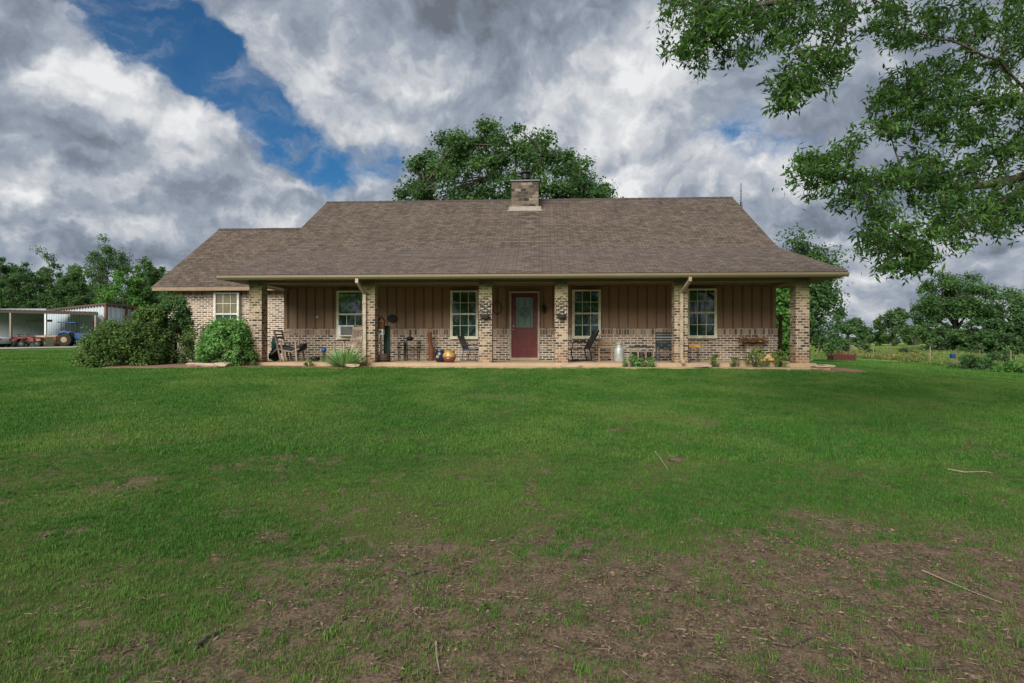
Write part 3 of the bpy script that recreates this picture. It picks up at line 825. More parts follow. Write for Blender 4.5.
# carved rusty post
t = MB().lathe([(.10, 0), (.10, .08), (.07, .12), (.10, .25), (.11, .36), (.075, .45), (.065, .60), (.085, .66), (.06, .72), (.07, .84), (.09, .90), (.05, .92)], (0, 0, 0), 10)
t.v = [(v[0] + .025 * math.sin(v[2] * 6), v[1], v[2]) for v in t.v]
tag(t.build('carved_post', RUST, None, (P(430.5, 1.8), 1.8, 0), True), 'rust brown carved wooden post against brick left of the pots', 'post')
# glazed pots
pz = H1(0, -.4)
t = MB().lathe([(.13, 0), (.20, .08), (.235, .19), (.21, .30), (.16, .36), (.18, .41), (.19, .43), (.16, .43), (.13, .35)], (0, 0, 0), 26)
p1 = thing('glazed_pot', 'yellow and maroon glazed pot on edge of the porch', 'pot', (P(449, .05), .12, 0))
m = MB().lathe([(.12, 0), (.18, .06), (.228, .17)], (0, 0, 0), 26); m.build('lower_glaze', MAROONG, p1, smooth=True)
m = MB().lathe([(.228, .171), (.225, .22), (.20, .29), (.165, .325), (.19, .36), (.205, .385), (.18, .385), (.15, .32)], (0, 0, 0), 26); m.build('upper_glaze', YEL, p1, smooth=True)
p1.scale = (.88, .88, .92)
p2 = thing('glazed_pot', 'dark blue glazed pot with yellow flower painting', 'pot', (P(441, .35), .30, 0))
m = MB().lathe([(.11, 0), (.16, .06), (.205, .17), (.19, .26), (.15, .33), (.17, .36), (.15, .36), (.12, .30)], (0, 0, 0), 26); m.build('body', DBLUE, p2, smooth=True)
m = MB()
for a in range(5):
    an = a * 2 * PI / 5; m.lathe([(.001, 0), (.02, .002), (.001, .006)], (0, 0, 0), 8)
    o0 = len(m.v) - 24
    m.v[o0:] = [(v[0] - .06 + .028 * math.cos(an), -.205 - v[2], .17 + v[1] + .028 * math.sin(an)) for v in m.v[o0:]]
m.build('painted_flower', YEL, p2)
# iron patio chair with blue cushion at right of window
def iron_chair(name, label, cat, loc, rz, m, cush=None, W_=.5):
    t = thing(name, label, cat, loc, rz)
    for s_ in (-1, 1):
        x = s_ * W_ / 2
        MB().tube([(x, -.30, 0), (x, -.25, .02), (x * 1.02, .10, .04), (x, .28, .02), (x, .33, .0)], .014, 5).build('rocker', m, t)
        MB().tube([(x, -.24, .02), (x, -.28, .30), (x, -.24, .60), (x * 1.06, .0, .63), (x, .22, .60)], .014, 6).build('armrest', m, t)
        MB().tube([(x, .22, .02), (x, .16, .40), (x, .30, .75), (x, .38, .95)], .016, 6).build('leg', m, t)
    s1 = MB()
    for q in range(12): s1.box(-W_ / 2 + .01, W_ / 2 - .01, -.27 + q * .036, -.252 + q * .036, .39, .405)
    s1.tube([(-W_ / 2, -.28, .40), (W_ / 2, -.28, .40)], .015, 5); s1.tube([(-W_ / 2, .17, .40), (W_ / 2, .17, .40)], .015, 5)
    s1.build('seat', m, t)
    b = MB()
    for q in range(9):
        x = -W_ / 2 + W_ * (q + .5) / 9; b.bar((x, .18, .42), (x, .375, .93), .034, .014)
    b.tube([(-W_ / 2, .38, .94), (-W_ / 4, .40, 1.0), (W_ / 4, .40, 1.0), (W_ / 2, .38, .94)], .018, 6)
    b.build('backrest', m, t)
    if cush is not None: MB().box(-W_ / 2 + .03, W_ / 2 - .03, -.24, .15, .407, .46).build('cushion', cush, t, bevel=.02)
    return t
iron_chair('garden_chair', 'thin dark metal chair with blue cushion under window left of the door', 'chair', (P(471, 1.3), 1.3, 0), R(70), GREYM, M('blue_cushion', (.03, .06, .14), .9), .42).scale = (1.0, 1.0, .85)
iron_chair('patio_chair', 'black metal patio rocker under the window right of the red door', 'patio chair', (P(580.5, 1.2), 1.2, 0), R(-80), BLACKM, None, .56).scale = (1.15, 1.3, .98)
# faint round ornament on the siding
m = MB(); m.tube([(.14 * math.cos(a * PI / 12), 0, .20 * math.sin(a * PI / 12)) for a in range(25)], .014, 6)
tag(m.build('wall_wreath', WICKER, None, (P(497, 2.14), 2.14, 1.72)), 'thin oval dark wreath on siding left of the red door', 'wreath')
# tan folding stand/chair
t = thing('wooden_chair', 'tan wooden ladder back chair beside the milk can', 'chair', (P(605.5, 1.5), 1.5, 0), R(-6))
for sx_ in (-1, 1):
    MB().bar((sx_ * .20, .17, 0), (sx_ * .20, .20, .84), .035).build('leg', TANWOOD, t)
    MB().bar((sx_ * .20, -.17, 0), (sx_ * .20, -.17, .43), .035).build('leg', TANWOOD, t)
m = MB()
for z in (.81, .62, .50): m.box(-.19, .19, .175, .195, z, z + .045)
m.build('backrest', TANWOOD, t)
MB().box(-.22, .22, -.20, .16, .43, .455).build('seat', TANWOOD, t)
MB().bar((-.2, -.17, .2), (.2, -.17, .2), .02).build('stretcher', TANWOOD, t)
# milk can
t = thing('milk_can', 'old galvanised milk can standing between chair and low shelf', 'milk can', (P(619, 1.0), 1.0, 0))
MB().lathe([(.155, 0), (.16, .02), (.16, .36), (.15, .40), (.10, .47), (.09, .49), (.09, .53), (.115, .55)], (0, 0, 0), 22).build('body', CANM, t, smooth=True)
MB().lathe([(.118, .551), (.12, .57), (.10, .58), (.03, .585), (.03, .60)], (0, 0, 0), 22).build('lid', CANM, t)
for s_ in (-1, 1): MB().tube([(s_ * .15, 0, .38), (s_ * .20, 0, .40), (s_ * .18, 0, .46), (s_ * .11, 0, .47)], .01, 6).build('handle', CANM, t)
# low shelf
t = thing('low_shelf', 'low dark plant shelf with pale uprights against the brick', 'shelf', (P(641.5, 1.6), 1.6, 0))
MB().box(-.37, .37, -.14, .14, .43, .475).build('top', DTEAL, t)
for x in (-.35, -.12, .12, .35): MB().box(x - .018, x + .018, -.13, -.09, 0, .429).build('upright', GREYWOOD, t); 
MB().box(-.36, .36, -.08, .13, .10, .13).build('shelf_board', DTEAL, t)
for q, x in enumerate((-.23, .0, .23)):
    tag(MB().lathe([(.05, 0), (.075, .02), (.085, .14), (.09, .16), (.07, .15)], (0, 0, 0), 14).build('small_pot', WICKER if q != 1 else BARREL, None, (P(641.5, 1.6) + x, 1.63, .131), True),
        ('left dark small pot on the low plant shelf', 'brown small pot in the middle of the low plant shelf', 'right dark small pot on the low plant shelf')[q], 'pot', 'small pots on the low shelf')
# dark teal bench
t = thing('metal_bench', 'dark teal slatted metal bench left of the right downspout', 'bench', (P(666, 1.3), 1.3, 0), 0)
for s_ in (-1, 1):
    MB().bar((s_ * .26, -.22, 0), (s_ * .26, -.22, .60), .03).build('leg', DTEAL, t); MB().bar((s_ * .26, .18, 0), (s_ * .26, .28, .92), .03).build('leg', DTEAL, t)
    MB().bar((s_ * .26, -.25, .6), (s_ * .26, .24, .6), .04, .02).build('armrest', DTEAL, t)
m = MB()
for q in range(6): m.box(-.26, .26, -.22 + q * .07, -.17 + q * .07, .38, .40)
m.build('seat', DTEAL, t)
m = MB()
for q in range(6): m.bar((-.26, .19 + q * .018, .46 + q * .085), (.26, .19 + q * .018, .46 + q * .085), .015, .055)
m.build('backrest', DTEAL, t)
# orange tray table
t = thing('tray_table', 'small dark table with orange top right of the right downspout', 'side table', (P(693.5, 1.2), 1.2, 0))
MB().box(-.16, .16, -.14, .14, .43, .52).build('top', ORANGE, t, bevel=.01)
for sx_ in (-1, 1):
    for sy_ in (-1, 1): MB().bar((sx_ * .13, sy_ * .11, .43), (sx_ * .14, sy_ * .12, 0), .02).build('leg', BLACKM, t)
# stones at the right end of porch
def rock(name, lab, cat, loc, s, m, seed, group=None):
    rnd = random.Random(seed); b = MB(); prf = []
    nn = 14; vs = []; rings = 7
    for i in range(rings):
        a = PI * (i + .5) / rings
        for k_ in range(nn):
            p = 2 * PI * k_ / nn; v = Vector((math.sin(a) * math.cos(p), math.sin(a) * math.sin(p), -math.cos(a)))
            q = 1 + .28 * mnoise.noise(v * 1.7 + Vector((seed, 0, 0)))
            # squared-off, like split field stone
            e = .6; v = Vector([math.copysign(abs(c) ** e, c) for c in v])
            vs.append((v.x * q * s[0], v.y * q * s[1], max(0, s[2] * (1 + v.z * q))))
    fs = [(i * nn + k_, i * nn + (k_ + 1) % nn, (i + 1) * nn + (k_ + 1) % nn, (i + 1) * nn + k_) for i in range(rings - 1) for k_ in range(nn)]
    fs += [tuple(range(nn))[::-1], tuple(range((rings - 1) * nn, rings * nn))]
    b.add(vs, fs)
    return tag(b.build(name, m, None, loc), lab, cat, group)
rock('sandstone_block', 'peach sandstone block at the right end of the porch', 'rock', (P(769, .9), .9, 0), (.30, .25, .12), M('peach_sandstone', None, .9, lambda: mix(tnoise(obj_co(), 4., 6, .6), (.45, .22, .09), (.75, .50, .28))), 4)
rock('tan_block', 'pale tan cut stone lying against the brick at porch end', 'rock', (P(757, 1.75), 1.75, .62), (.36, .12, .05), M('pale_block', (.50, .40, .25), .9), 9)
tag(MB().box(-.36, .36, -.10, .08, 0, .62).build('stone_ledge', BRICK, None, (P(757, 1.95), 1.95, 0)), 'low brick ledge carrying the pale tan stone', 'ledge')
# dark red post beyond the porch end
t = thing('wooden_post', 'dark red wooden post just beyond right end of porch', 'post', (P(780.5, 3.2), 3.2, H1(P(780.5, 3.2), 3.2)))
MB().box(-.045, .045, -.045, .045, -.1, 1.65).build('shaft', REDWOOD, t); MB().box(-.055, .055, -.055, .055, 1.651, 1.68).build('cap', REDWOOD, t)
# mast behind the house
mx_, my_ = P(741, 15), 15
t = thing('antenna_mast', 'thin dark antenna mast rising behind right end of roof', 'antenna', (mx_, my_, -.1))
mm = MB()
top = Zat(741, 183, 15) + .1
for k_ in range(3):
    a = k_ * 2 * PI / 3; mm.tube([(.09 * math.cos(a), .09 * math.sin(a), 0), (.06 * math.cos(a), .06 * math.sin(a), top - 1.0)], .014, 5)
z = 0
while z < top - 1.2:
    for k_ in range(3):
        a = k_ * 2 * PI / 3; b_ = a + 2 * PI / 3
        mm.tube([(.075 * math.cos(a), .075 * math.sin(a), z), (.075 * math.cos(b_), .075 * math.sin(b_), z + .25)], .007, 4)
    z += .25
mm.build('lattice', BLACKM, t)
mm = MB().tube([(0, 0, top - 1.4), (0, 0, top)], .018, 6)
for q in range(7): mm.tube([(-.05, 0, top - .45 - q * .16), (.05, .0, top - .40 - q * .16)], .012, 4)
mm.build('whip', BLACKM, t)

# ================================================================== ground: one sheet to the horizon
def ground_sheet():
    angs = np.concatenate([np.linspace(-52, 52, 261), np.linspace(52, 308, 65)[1:-1]])   # degrees from the view direction
    rad = [0.0]
    r = 0.5
    while r < 3200:
        rad.append(r); r += max(0.06, r * 0.028) if r > 1.5 else 0.12
    rad = np.array(rad[1:])
    A = np.radians(angs)[None, :]; Rr = rad[:, None]
    dd = Rr * np.cos(A); cc_ = Rr * np.sin(A)
    X = (cc_ * CY - dd * SY).ravel(); Y = (-17.5 + cc_ * SY + dd * CY).ravel()
    Z = hgt(X, Y)
    rr = np.repeat(rad, len(angs))
    Z = Z + np.where(rr < 40, (fbm(X, Y, 0.7, 4) - .5) * 0.05 + (fbm(X, Y, 4.0, 3) - .5) * 0.022, 0)
    # a little lip at the house so the slab sits into it
    na = len(angs)
    verts = [(0, -17.5, H1(0, -17.5))] + list(zip(X.tolist(), Y.tolist(), Z.tolist()))
    faces = []
    for i in range(len(rad) - 1):
        b = 1 + i * na
        for k in range(na):
            k2 = (k + 1) % na
            faces.append((b + k2, b + k, b + na + k, b + na + k2))
    for k in range(na): faces.append((0, 1 + k, 1 + (k + 1) % na))
    me = bpy.data.meshes.new('lawn'); me.from_pydata(verts, [], faces); me.update()
    for p in me.polygons: p.use_smooth = True
    dirt = np.concatenate([[0.9], np.where(rr < 30, dirt_at(X, Y), 0)])
    a = me.attributes.new('dirt', 'FLOAT', 'POINT'); a.data.foreach_set('value', dirt.astype(np.float32))
    # rough pasture beyond the fence
    rx, ry = X, Y + 17.5; d = -rx * SY + ry * CY; c = rx * CY + ry * SY
    fx = np.array([W(p, q)[0] for p, q in ((780, 75), (817, 55), (873, 48), (909, 42), (953, 37), (1011, 33), (1100, 28), (1300, 20))])
    fy = np.array([W(p, q)[1] for p, q in ((780, 75), (817, 55), (873, 48), (909, 42), (953, 37), (1011, 33), (1100, 28), (1300, 20))])
    o = np.argsort(fx)
    lim = np.interp(X, fx[o], fy[o], left=60)
    past = np.clip((Y - lim) / 2.0, 0, 1) * (X > 5) + (Y > 75) * (X <= 5)
    past = np.concatenate([[0], np.clip(past, 0, 1)])
    a = me.attributes.new('pasture', 'FLOAT', 'POINT'); a.data.foreach_set('value', past.astype(np.float32))
    ob = bpy.data.objects.new('lawn', me); COL.objects.link(ob); ob['kind'] = 'structure'
    def fn():
        p = geo_pos(); dv, pv = attr('dirt'), attr('pasture')
        n1_ = tnoise(p, 1.1, 7, .62); n2_ = tnoise(p, 9.0, 7, .7); n3_ = tnoise(p, 55.0, 5, .75); nb = tnoise(p, 0.22, 5, .55)
        g = mix(mrange(n2_ * .5 + n3_ * .5, .33, .67), (.035, .085, .018), (.10, .21, .040))
        g = mix(mrange(n1_ * .6 + nb * .4, .38, .62), g, mix(n3_, (.08, .155, .032), (.15, .235, .055)))
        g = mix(mrange(tnoise(p, 3.0, 6, .7), .60, .74, 0, .6), g, (.15, .13, .055))
        s = mix(mrange(n2_, .3, .7), (.060, .042, .028), (.185, .132, .088))
        s = mix(mrange(n3_, .45, .75), s, (.29, .215, .15))
        s = mix(mrange(n3_, .5, .25), s, (.03, .02, .016))
        under = mix(n3_, (.05, .055, .022), (.13, .125, .05))
        dd_ = mrange(dv + (n2_ - .5) * .5 + (n3_ - .5) * .3, .18, .55)
        c_ = mix(dd_, g, s)
        w_ = mix(mrange(tnoise(vm('MULTIPLY', p, (1.0, .35, 1.0)), .35, 6, .62), .35, .65), (.17, .26, .055), (.33, .38, .12))
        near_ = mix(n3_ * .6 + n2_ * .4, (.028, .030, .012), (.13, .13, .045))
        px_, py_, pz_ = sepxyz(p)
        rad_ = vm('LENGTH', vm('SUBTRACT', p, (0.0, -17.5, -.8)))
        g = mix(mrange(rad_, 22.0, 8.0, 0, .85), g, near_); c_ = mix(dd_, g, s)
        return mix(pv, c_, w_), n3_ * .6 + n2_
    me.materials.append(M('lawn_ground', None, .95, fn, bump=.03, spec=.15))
ground_sheet()

# ------------------------------------------------------------------ gravel drive in front of the sheds
def ribbon(name, pts, w, m, lift, kind='structure'):
    vs = []; fs = []; N_ = 60
    pts = [Vector((*W(px, d), 0)) for px, d in pts]
    path = []
    for i in range(len(pts) - 1):
        for k in range(12): path.append(pts[i].lerp(pts[i + 1], k / 12))
    path.append(pts[-1])
    for i, p in enumerate(path):
        t = (path[min(i + 1, len(path) - 1)] - path[max(0, i - 1)]).normalized(); nrm = Vector((-t.y, t.x, 0))
        for k in range(7):
            q = p + nrm * (k / 6 - .5) * w * (1 + .08 * math.sin(i * 1.3))
            vs.append((q.x, q.y, H1(q.x, q.y) + lift))
    for i in range(len(path) - 1):
        for k in range(6): a = i * 7 + k; fs.append((a, a + 1, a + 8, a + 7))
    o = MB().add(vs, fs).build(name, m)
    for p in o.data.polygons:
        if p.normal.z < 0: p.flip()
    return tag(o, kind=kind)
ribbon('gravel_drive', [(-250, 42), (-60, 46), (30, 50), (95, 53), (150, 60), (180, 75)], 6.5, M('gravel', None, .95, lambda: mix(tnoise(geo_pos(), 3., 8, .7), (.24, .22, .19), (.50, .47, .42))), .05)

# ------------------------------------------------------------------ planting bed and edging along the porch
def bed(name, poly, z, m, lift=.0):
    vs = [(x, y, z if z is not None else H1(x, y) + lift) for x, y in poly]
    b = MB().add([(x, y, zz) for x, y, zz in vs] + [(x, y, zz - .12) for x, y, zz in vs], [tuple(range(len(vs)))] + [(i, i + len(vs), (i + 1) % len(vs) + len(vs), (i + 1) % len(vs)) for i in range(len(vs))])
    o = b.build(name, m); return tag(o, kind='structure')
def wob(x0, x1, y, n, amp, sd_):
    r_ = random.Random(sd_); return [(x0 + (x1 - x0) * i / n, y + r_.uniform(-amp, amp)) for i in range(n + 1)]
bed('path', wob(-8.9, 7.9, -.62, 40, .05, 2) + [(7.9, -.105), (-8.9, -.105)], -.105, CONC)
bed('planting_bed', wob(-12.6, -6.9, -.95, 14, .15, 5) + [(-6.8, -.4), (-8.86, -.13), (-8.9, 2.0), (-9.0, 4.15), (-12.9, 4.15), (-13.4, 1.5)], None, SOIL, .04)
bed('planting_bed', wob(-7.2, -5.2, -1.0, 8, .12, 7) + [(-5.1, -.62), (-7.3, -.62)], None, SOIL, .035)
bed('planting_bed', wob(7.4, 8.9, -.75, 6, .12, 8) + [(9.1, .3), (8.5, 1.0), (7.76, .9), (7.76, -.105), (7.3, -.105)], None, SOIL, .04)
for i, (px, Y_, s, lab) in enumerate([(196, -.35, (.30, .12, .05), 'flat tan flagstone at the left end of the shrub bed'), (207, -.75, (.34, .12, .05), 'longest flat flagstone edging the shrub bed in front'), (222, -.85, (.22, .16, .06), 'small flagstone below the bright green shrub'),
                                      (572, -.5, (.30, .12, .035), 'pale flat stone lying before the column right of the door'), (702, -.55, (.28, .13, .04), 'grey flat splash stone under the right downspout'), (352, -.95, (.22, .12, .05), 'brown edging stone in front of the iris clump'), (822, -.45, (.30, .18, .04), 'low reddish stone beside the right end column')]):
    x = P(px, Y_); rock('edging_stone', lab, 'stone', (x, Y_, -.10), s, STONETAN, 20 + i)

# ------------------------------------------------------------------ leaves and trees
def leaf_obj(name, pts, nrm, size, aspect, tint, mat_, parent, rs, fold=True, droop=None):
    """many separate leaves (arrays) as one foliage mesh"""
    n = len(pts)
    r = rs.randn(n, 3)
    if droop is not None: r = r * .5 + droop
    ax = r - (r * nrm).sum(1, keepdims=True) * nrm * 1.0
    ax /= np.linalg.norm(ax, axis=1, keepdims=True) + 1e-9
    sd_ = np.cross(nrm, ax); sd_ /= np.linalg.norm(sd_, axis=1, keepdims=True) + 1e-9
    L = size[:, None] if hasattr(size, '__len__') else np.full((n, 1), size)
    L = L * rs.uniform(.7, 1.3, (n, 1)); w = L * aspect
    v = np.empty((n, 4, 3))
    v[:, 0] = pts - ax * L / 2
    v[:, 1] = pts + sd_ * w / 2 - nrm * w * .15
    v[:, 2] = pts + ax * L / 2 - nrm * L * .12
    v[:, 3] = pts - sd_ * w / 2 - nrm * w * .15
    me = bpy.data.meshes.new(name)
    me.vertices.add(n * 4); me.vertices.foreach_set('co', v.reshape(-1).astype(np.float32))
    me.loops.add(n * 4); me.loops.foreach_set('vertex_index', np.arange(n * 4, dtype=np.int32))
    me.polygons.add(n); me.polygons.foreach_set('loop_start', np.arange(0, n * 4, 4, dtype=np.int32))
    me.update(calc_edges=True)
    a = me.attributes.new('tint', 'FLOAT', 'FACE'); a.data.foreach_set('value', np.clip(tint, 0, 1).astype(np.float32))
    me.materials.append(mat_)
    o = bpy.data.objects.new(name, me); COL.objects.link(o)
    if parent: o.parent = parent
    return o
def unit(v): return v / (np.linalg.norm(v, axis=1, keepdims=True) + 1e-9)
def crown_clumps(rs, n, rx, rz, zc, flat=.35, irr=.28, ex=.55):
    """clump centres over an uneven dome"""
    out_ = []
    ph = rs.uniform(0, 6.28, 6)
    for i in range(n):
        a = rs.uniform(0, 2 * PI); u = rs.uniform(-.55, 1.0)
        h = math.sqrt(max(0, 1 - min(1, abs(u)) ** 2))
        k = (rs.uniform(.35, 1.0) ** ex) * (1 + irr * (math.sin(a * 2 + ph[0]) * .4 + math.sin(a * 5 + ph[1]) * .35 + math.sin(u * 5 + a * 3 + ph[2]) * .45))
        out_.append((rx * k * h * math.cos(a), rx * k * h * math.sin(a), zc + (rz if u > 0 else rz * flat / .55) * u * k))
    return np.array(out_)
def make_tree(name, label, cat, loc, rs_seed, Hh, rx, zc, rz, mat_, nclump=60, per=220, leaf=.22, clump_r=.9, trunk_r=.3, group=None, irr=.28, fork=None, flat=.35, ex=.55):
    rs = np.random.RandomState(rs_seed)
    t = thing(name, label, cat, loc, 0, group)
    c = crown_clumps(rs, nclump, rx, rz, zc, flat, irr, ex)
    P_ = []; N_ = []; Tn = []
    for i in range(nclump):
        k = int(per * rs.uniform(.6, 1.3)); cr = clump_r * rs.uniform(.6, 1.25)
        d = unit(rs.randn(k, 3)); r_ = rs.uniform(.15, 1, (k, 1)) ** .6
        # lumpy clump, denser sprays
        lump = 1 + .45 * np.sin(d[:, :1] * 5 + i) * np.sin(d[:, 1:2] * 5 + i * 2)
        q = d * r_ * cr * lump * np.array([1, 1, .72])
        P_.append(c[i] + q); N_.append(unit(d * .8 + rs.randn(k, 3) * .7 + np.array([0, 0, .7])))
        Tn.append(np.clip(rs.uniform(.15, .7) + rs.randn(k) * .22, 0, 1))
    # stray outer sprigs break the outline
    leaf_obj('crown', np.concatenate(P_), np.concatenate(N_), leaf, .62, np.concatenate(Tn), mat_, t, rs)
    m = MB(); fz = fork or max(1.2, (zc - rz * flat) * .75)
    m.tube([(0, 0, -.3), (0, 0, .2), (.05, 0, fz * .5), (.0, .05, fz), (.1, .1, zc + rz * .3)], [trunk_r * 1.35, trunk_r * 1.05, trunk_r * .9, trunk_r * .8, trunk_r * .25], 9)
    m.build('trunk', BARK, t, smooth=True)
    lb = MB(); ids = list(range(nclump)); rs.shuffle(ids)
    main = []
    for i in ids[:9]:
        e = c[i]; s_ = np.array([0, 0, fz * rs.uniform(.8, 1.15)]); mid = (s_ + e) / 2 + np.array([0, 0, -.08 * rx]) + rs.randn(3) * .12 * rx * .4
        pts = [s_, (s_ + mid) / 2 + rs.randn(3) * .05, mid, (mid + e) / 2 + rs.randn(3) * .1, e]
        lb.tube(pts, [trunk_r * .55, trunk_r * .42, trunk_r * .3, trunk_r * .18, .03], 6); main += pts[1:]
    main = np.array(main)
    for i in ids[9:]:
        e = c[i]; s_ = main[np.argmin(((main - e) ** 2).sum(1))]
        lb.tube([s_, (s_ + e) / 2 + rs.randn(3) * .1, e], [trunk_r * .14, trunk_r * .09, .02], 5)
    lb.build('limbs', BARK, t, smooth=True)
    return t
def place(px, d):
    x, y = W(px, d); return (x, y, H1(x, y))
def zpx(py, d): return CAM.z + (341.5 - py) / F * d

# big oak behind the house
l = place(505, 38); top = zpx(118, 38) - l[2]
make_tree('oak_tree', 'big round oak tree rising behind the chimney', 'tree', l, 11, top, 6.5, top - 5.3, 4.25, L_OAK, 210, 260, .19, .78, .42, irr=.05, ex=.35)
# trees at the right end of the house
def TR(px, d, pytop, halfw, mat_, seed, label, n=34, per=170, leaf=.24, zlow=.28, group='trees beyond the pasture', trunk=.2, cr=None, name='broadleaf_tree', irr=.3, flat=.5):
    l = place(px, d); top = zpx(pytop, d) - l[2]; rx = halfw / F * d
    zc = top * (zlow + (1 - zlow) * .42); rz = (top - zc) * .93
    cr_ = cr or max(.5, rx * .26)
    return make_tree(name, label, 'tree', l, seed, top, rx * .9, zc, rz, mat_, n, per, leaf, cr_, trunk, group, irr, None, flat)
TR(806, 36, 240, 27, L_DARK, 21, 'leafy dark tree just past the right end of the house', 95, 260, .18, .18, None, .22, 1.0, flat=1.0)
TR(779, 30, 268, 17, L_BRIGHT, 22, 'pale green tree seen through the right porch end', 60, 220, .22, .08, None, .2, .8, flat=1.0)
TR(848, 60, 306, 20, L_DARK, 23, 'lower dark tree at the right foot of the leafy tree by the house', 30, 200, .28, .05, None, .2, flat=1.0)
# trees at the back of the pasture
TR(956, 72, 269, 38, L_OAK, 31, 'wide spreading oak standing alone at the back of the pasture', 95, 230, .27, .22, trunk=.4, name='oak_tree', cr=1.0, irr=.2)
TR(1014, 66, 288, 25, L_DARK, 32, 'thin crowned tree with bare limbs right of the spreading oak', 22, 130, .30, .42, trunk=.3, cr=1.0, name='oak_tree')
TR(893, 92, 309, 17, L_MID, 33, 'tallest pale tree in the row left of the spreading oak', 34, 190, .38, .1, flat=1.0)
TR(915, 96, 317, 14, L_MID, 34, 'second pale round tree left of the spreading oak', 26, 170, .38, .1, flat=1.0)
TR(868, 98, 326, 13, L_DARK, 35, 'small dark tree farthest left in the pasture row', 24, 160, .38, .1, flat=1.0)
TR(938, 88, 328, 13, L_BRIGHT, 36, 'low bright green tree at the left foot of the spreading oak', 24, 160, .36, .05, flat=1.0)
TR(1000, 58, 318, 22, L_DARK, 37, 'dense low cedar like tree under the thin crowned tree', 40, 240, .26, .0, flat=1.0)
TR(1035, 56, 312, 20, L_DARK, 38, 'dark dense tree cut by the right edge of the view', 40, 240, .26, .0, flat=1.0)
TR(965, 66, 335, 18, L_DARK, 39, 'very low dark thicket tree beneath the spreading oak', 26, 200, .30, .0, flat=1.0)
TR(940, 68, 322, 18, L_DARK, 40, 'dark understorey tree left of the oak trunk', 34, 220, .28, .0, flat=1.0)
TR(978, 64, 318, 20, L_OAK, 41, 'dark understorey tree covering the oak trunk', 40, 240, .28, .0, flat=1.0)
# trees behind the sheds
for px, d, pt, hw, mt, lab, kw in [
    (8, 84, 254, 20, L_DARK, 'dark tree farthest left behind the open shed', {}),
    (45, 88, 249, 21, L_MID, 'grey green loose crowned tree behind the open shed', dict(n=40, per=150)),
    (28, 80, 275, 24, L_DARK, 'low dark tree directly behind the open shed roof', {}),
    (72, 82, 262, 20, L_MID, 'mid green rounded tree behind left end of the pale barn', {}),
    (107, 86, 233, 19, L_DARK, 'tallest dark tree poking above the pale barn', dict(n=44, per=170, zlow=.35, cr=1.1)),
    (122, 78, 262, 24, L_BRIGHT, 'bright green bushy tree right behind the pale barn', {}),
    (92, 80, 280, 20, L_DARK, 'short dark tree just above the pale barn roof', {}),
    (150, 80, 258, 21, L_OAK, 'dark tree between the bright bushy tree and the house roof', {}),
    (142, 79, 292, 18, L_BRIGHT, 'low light green sapling at the barn right corner', {}),
    (178, 72, 270, 22, L_DARK, 'dark tree half hidden by the left roof edge', {}),
    (58, 80, 288, 18, L_MID, 'short mid green tree behind the joint of the two sheds', {}),
    (-30, 78, 262, 26, L_DARK, 'dark tree just outside the left edge of the view', {})]:
    k = dict(n=60, per=230, zlow=.08, leaf=.25, flat=1.0); k.update(kw)
    TR(px, d, pt, hw, mt, 50 + int(px) % 97, lab, group='trees behind the sheds', **k)
# far woods that read as one mass
def wood(name, label, spans, mat_, seed):
    rs = np.random.RandomState(seed); P_ = []; N_ = []; Tn = []
    for px0, px1, d0, d1, py, n in spans:
        for i in range(n):
            px = rs.uniform(px0, px1); d = rs.uniform(d0, d1); x, y = W(px, d); z0 = H1(x, y)
            h = (zpx(py, d) - z0) * rs.uniform(.55, 1.05) ; k = 150
            for z in np.arange(.6, h, 1.5):
                kk = 75; dd_ = unit(rs.randn(kk, 3)); c = np.array([x + rs.randn() * .7, y + rs.randn() * .7, z0 + z])
                P_.append(c + dd_ * rs.uniform(.3, 1, (kk, 1)) * np.array([1.5, 1.5, 1.15]) * rs.uniform(.7, 1.15)); N_.append(unit(dd_ + rs.randn(kk, 3) * .6 + np.array([0, 0, .5])))
                Tn.append(np.clip(rs.uniform(.1, .8) + rs.randn(kk) * .2, 0, 1))
    o = leaf_obj(name, np.concatenate(P_), np.concatenate(N_), .55, .7, np.concatenate(Tn), mat_, None, rs)
    tag(o, label, 'woodland', kind='stuff')
wood('far_woodland', 'hazy line of far trees closing the pasture behind the house', [(800, 1100, 100, 125, 331, 60), (560, 800, 90, 120, 320, 22)], L_MID, 71)
wood('woodland', 'mass of dark woods behind the sheds on the left', [(-120, 250, 88, 112, 268, 120)], L_DARK, 72)

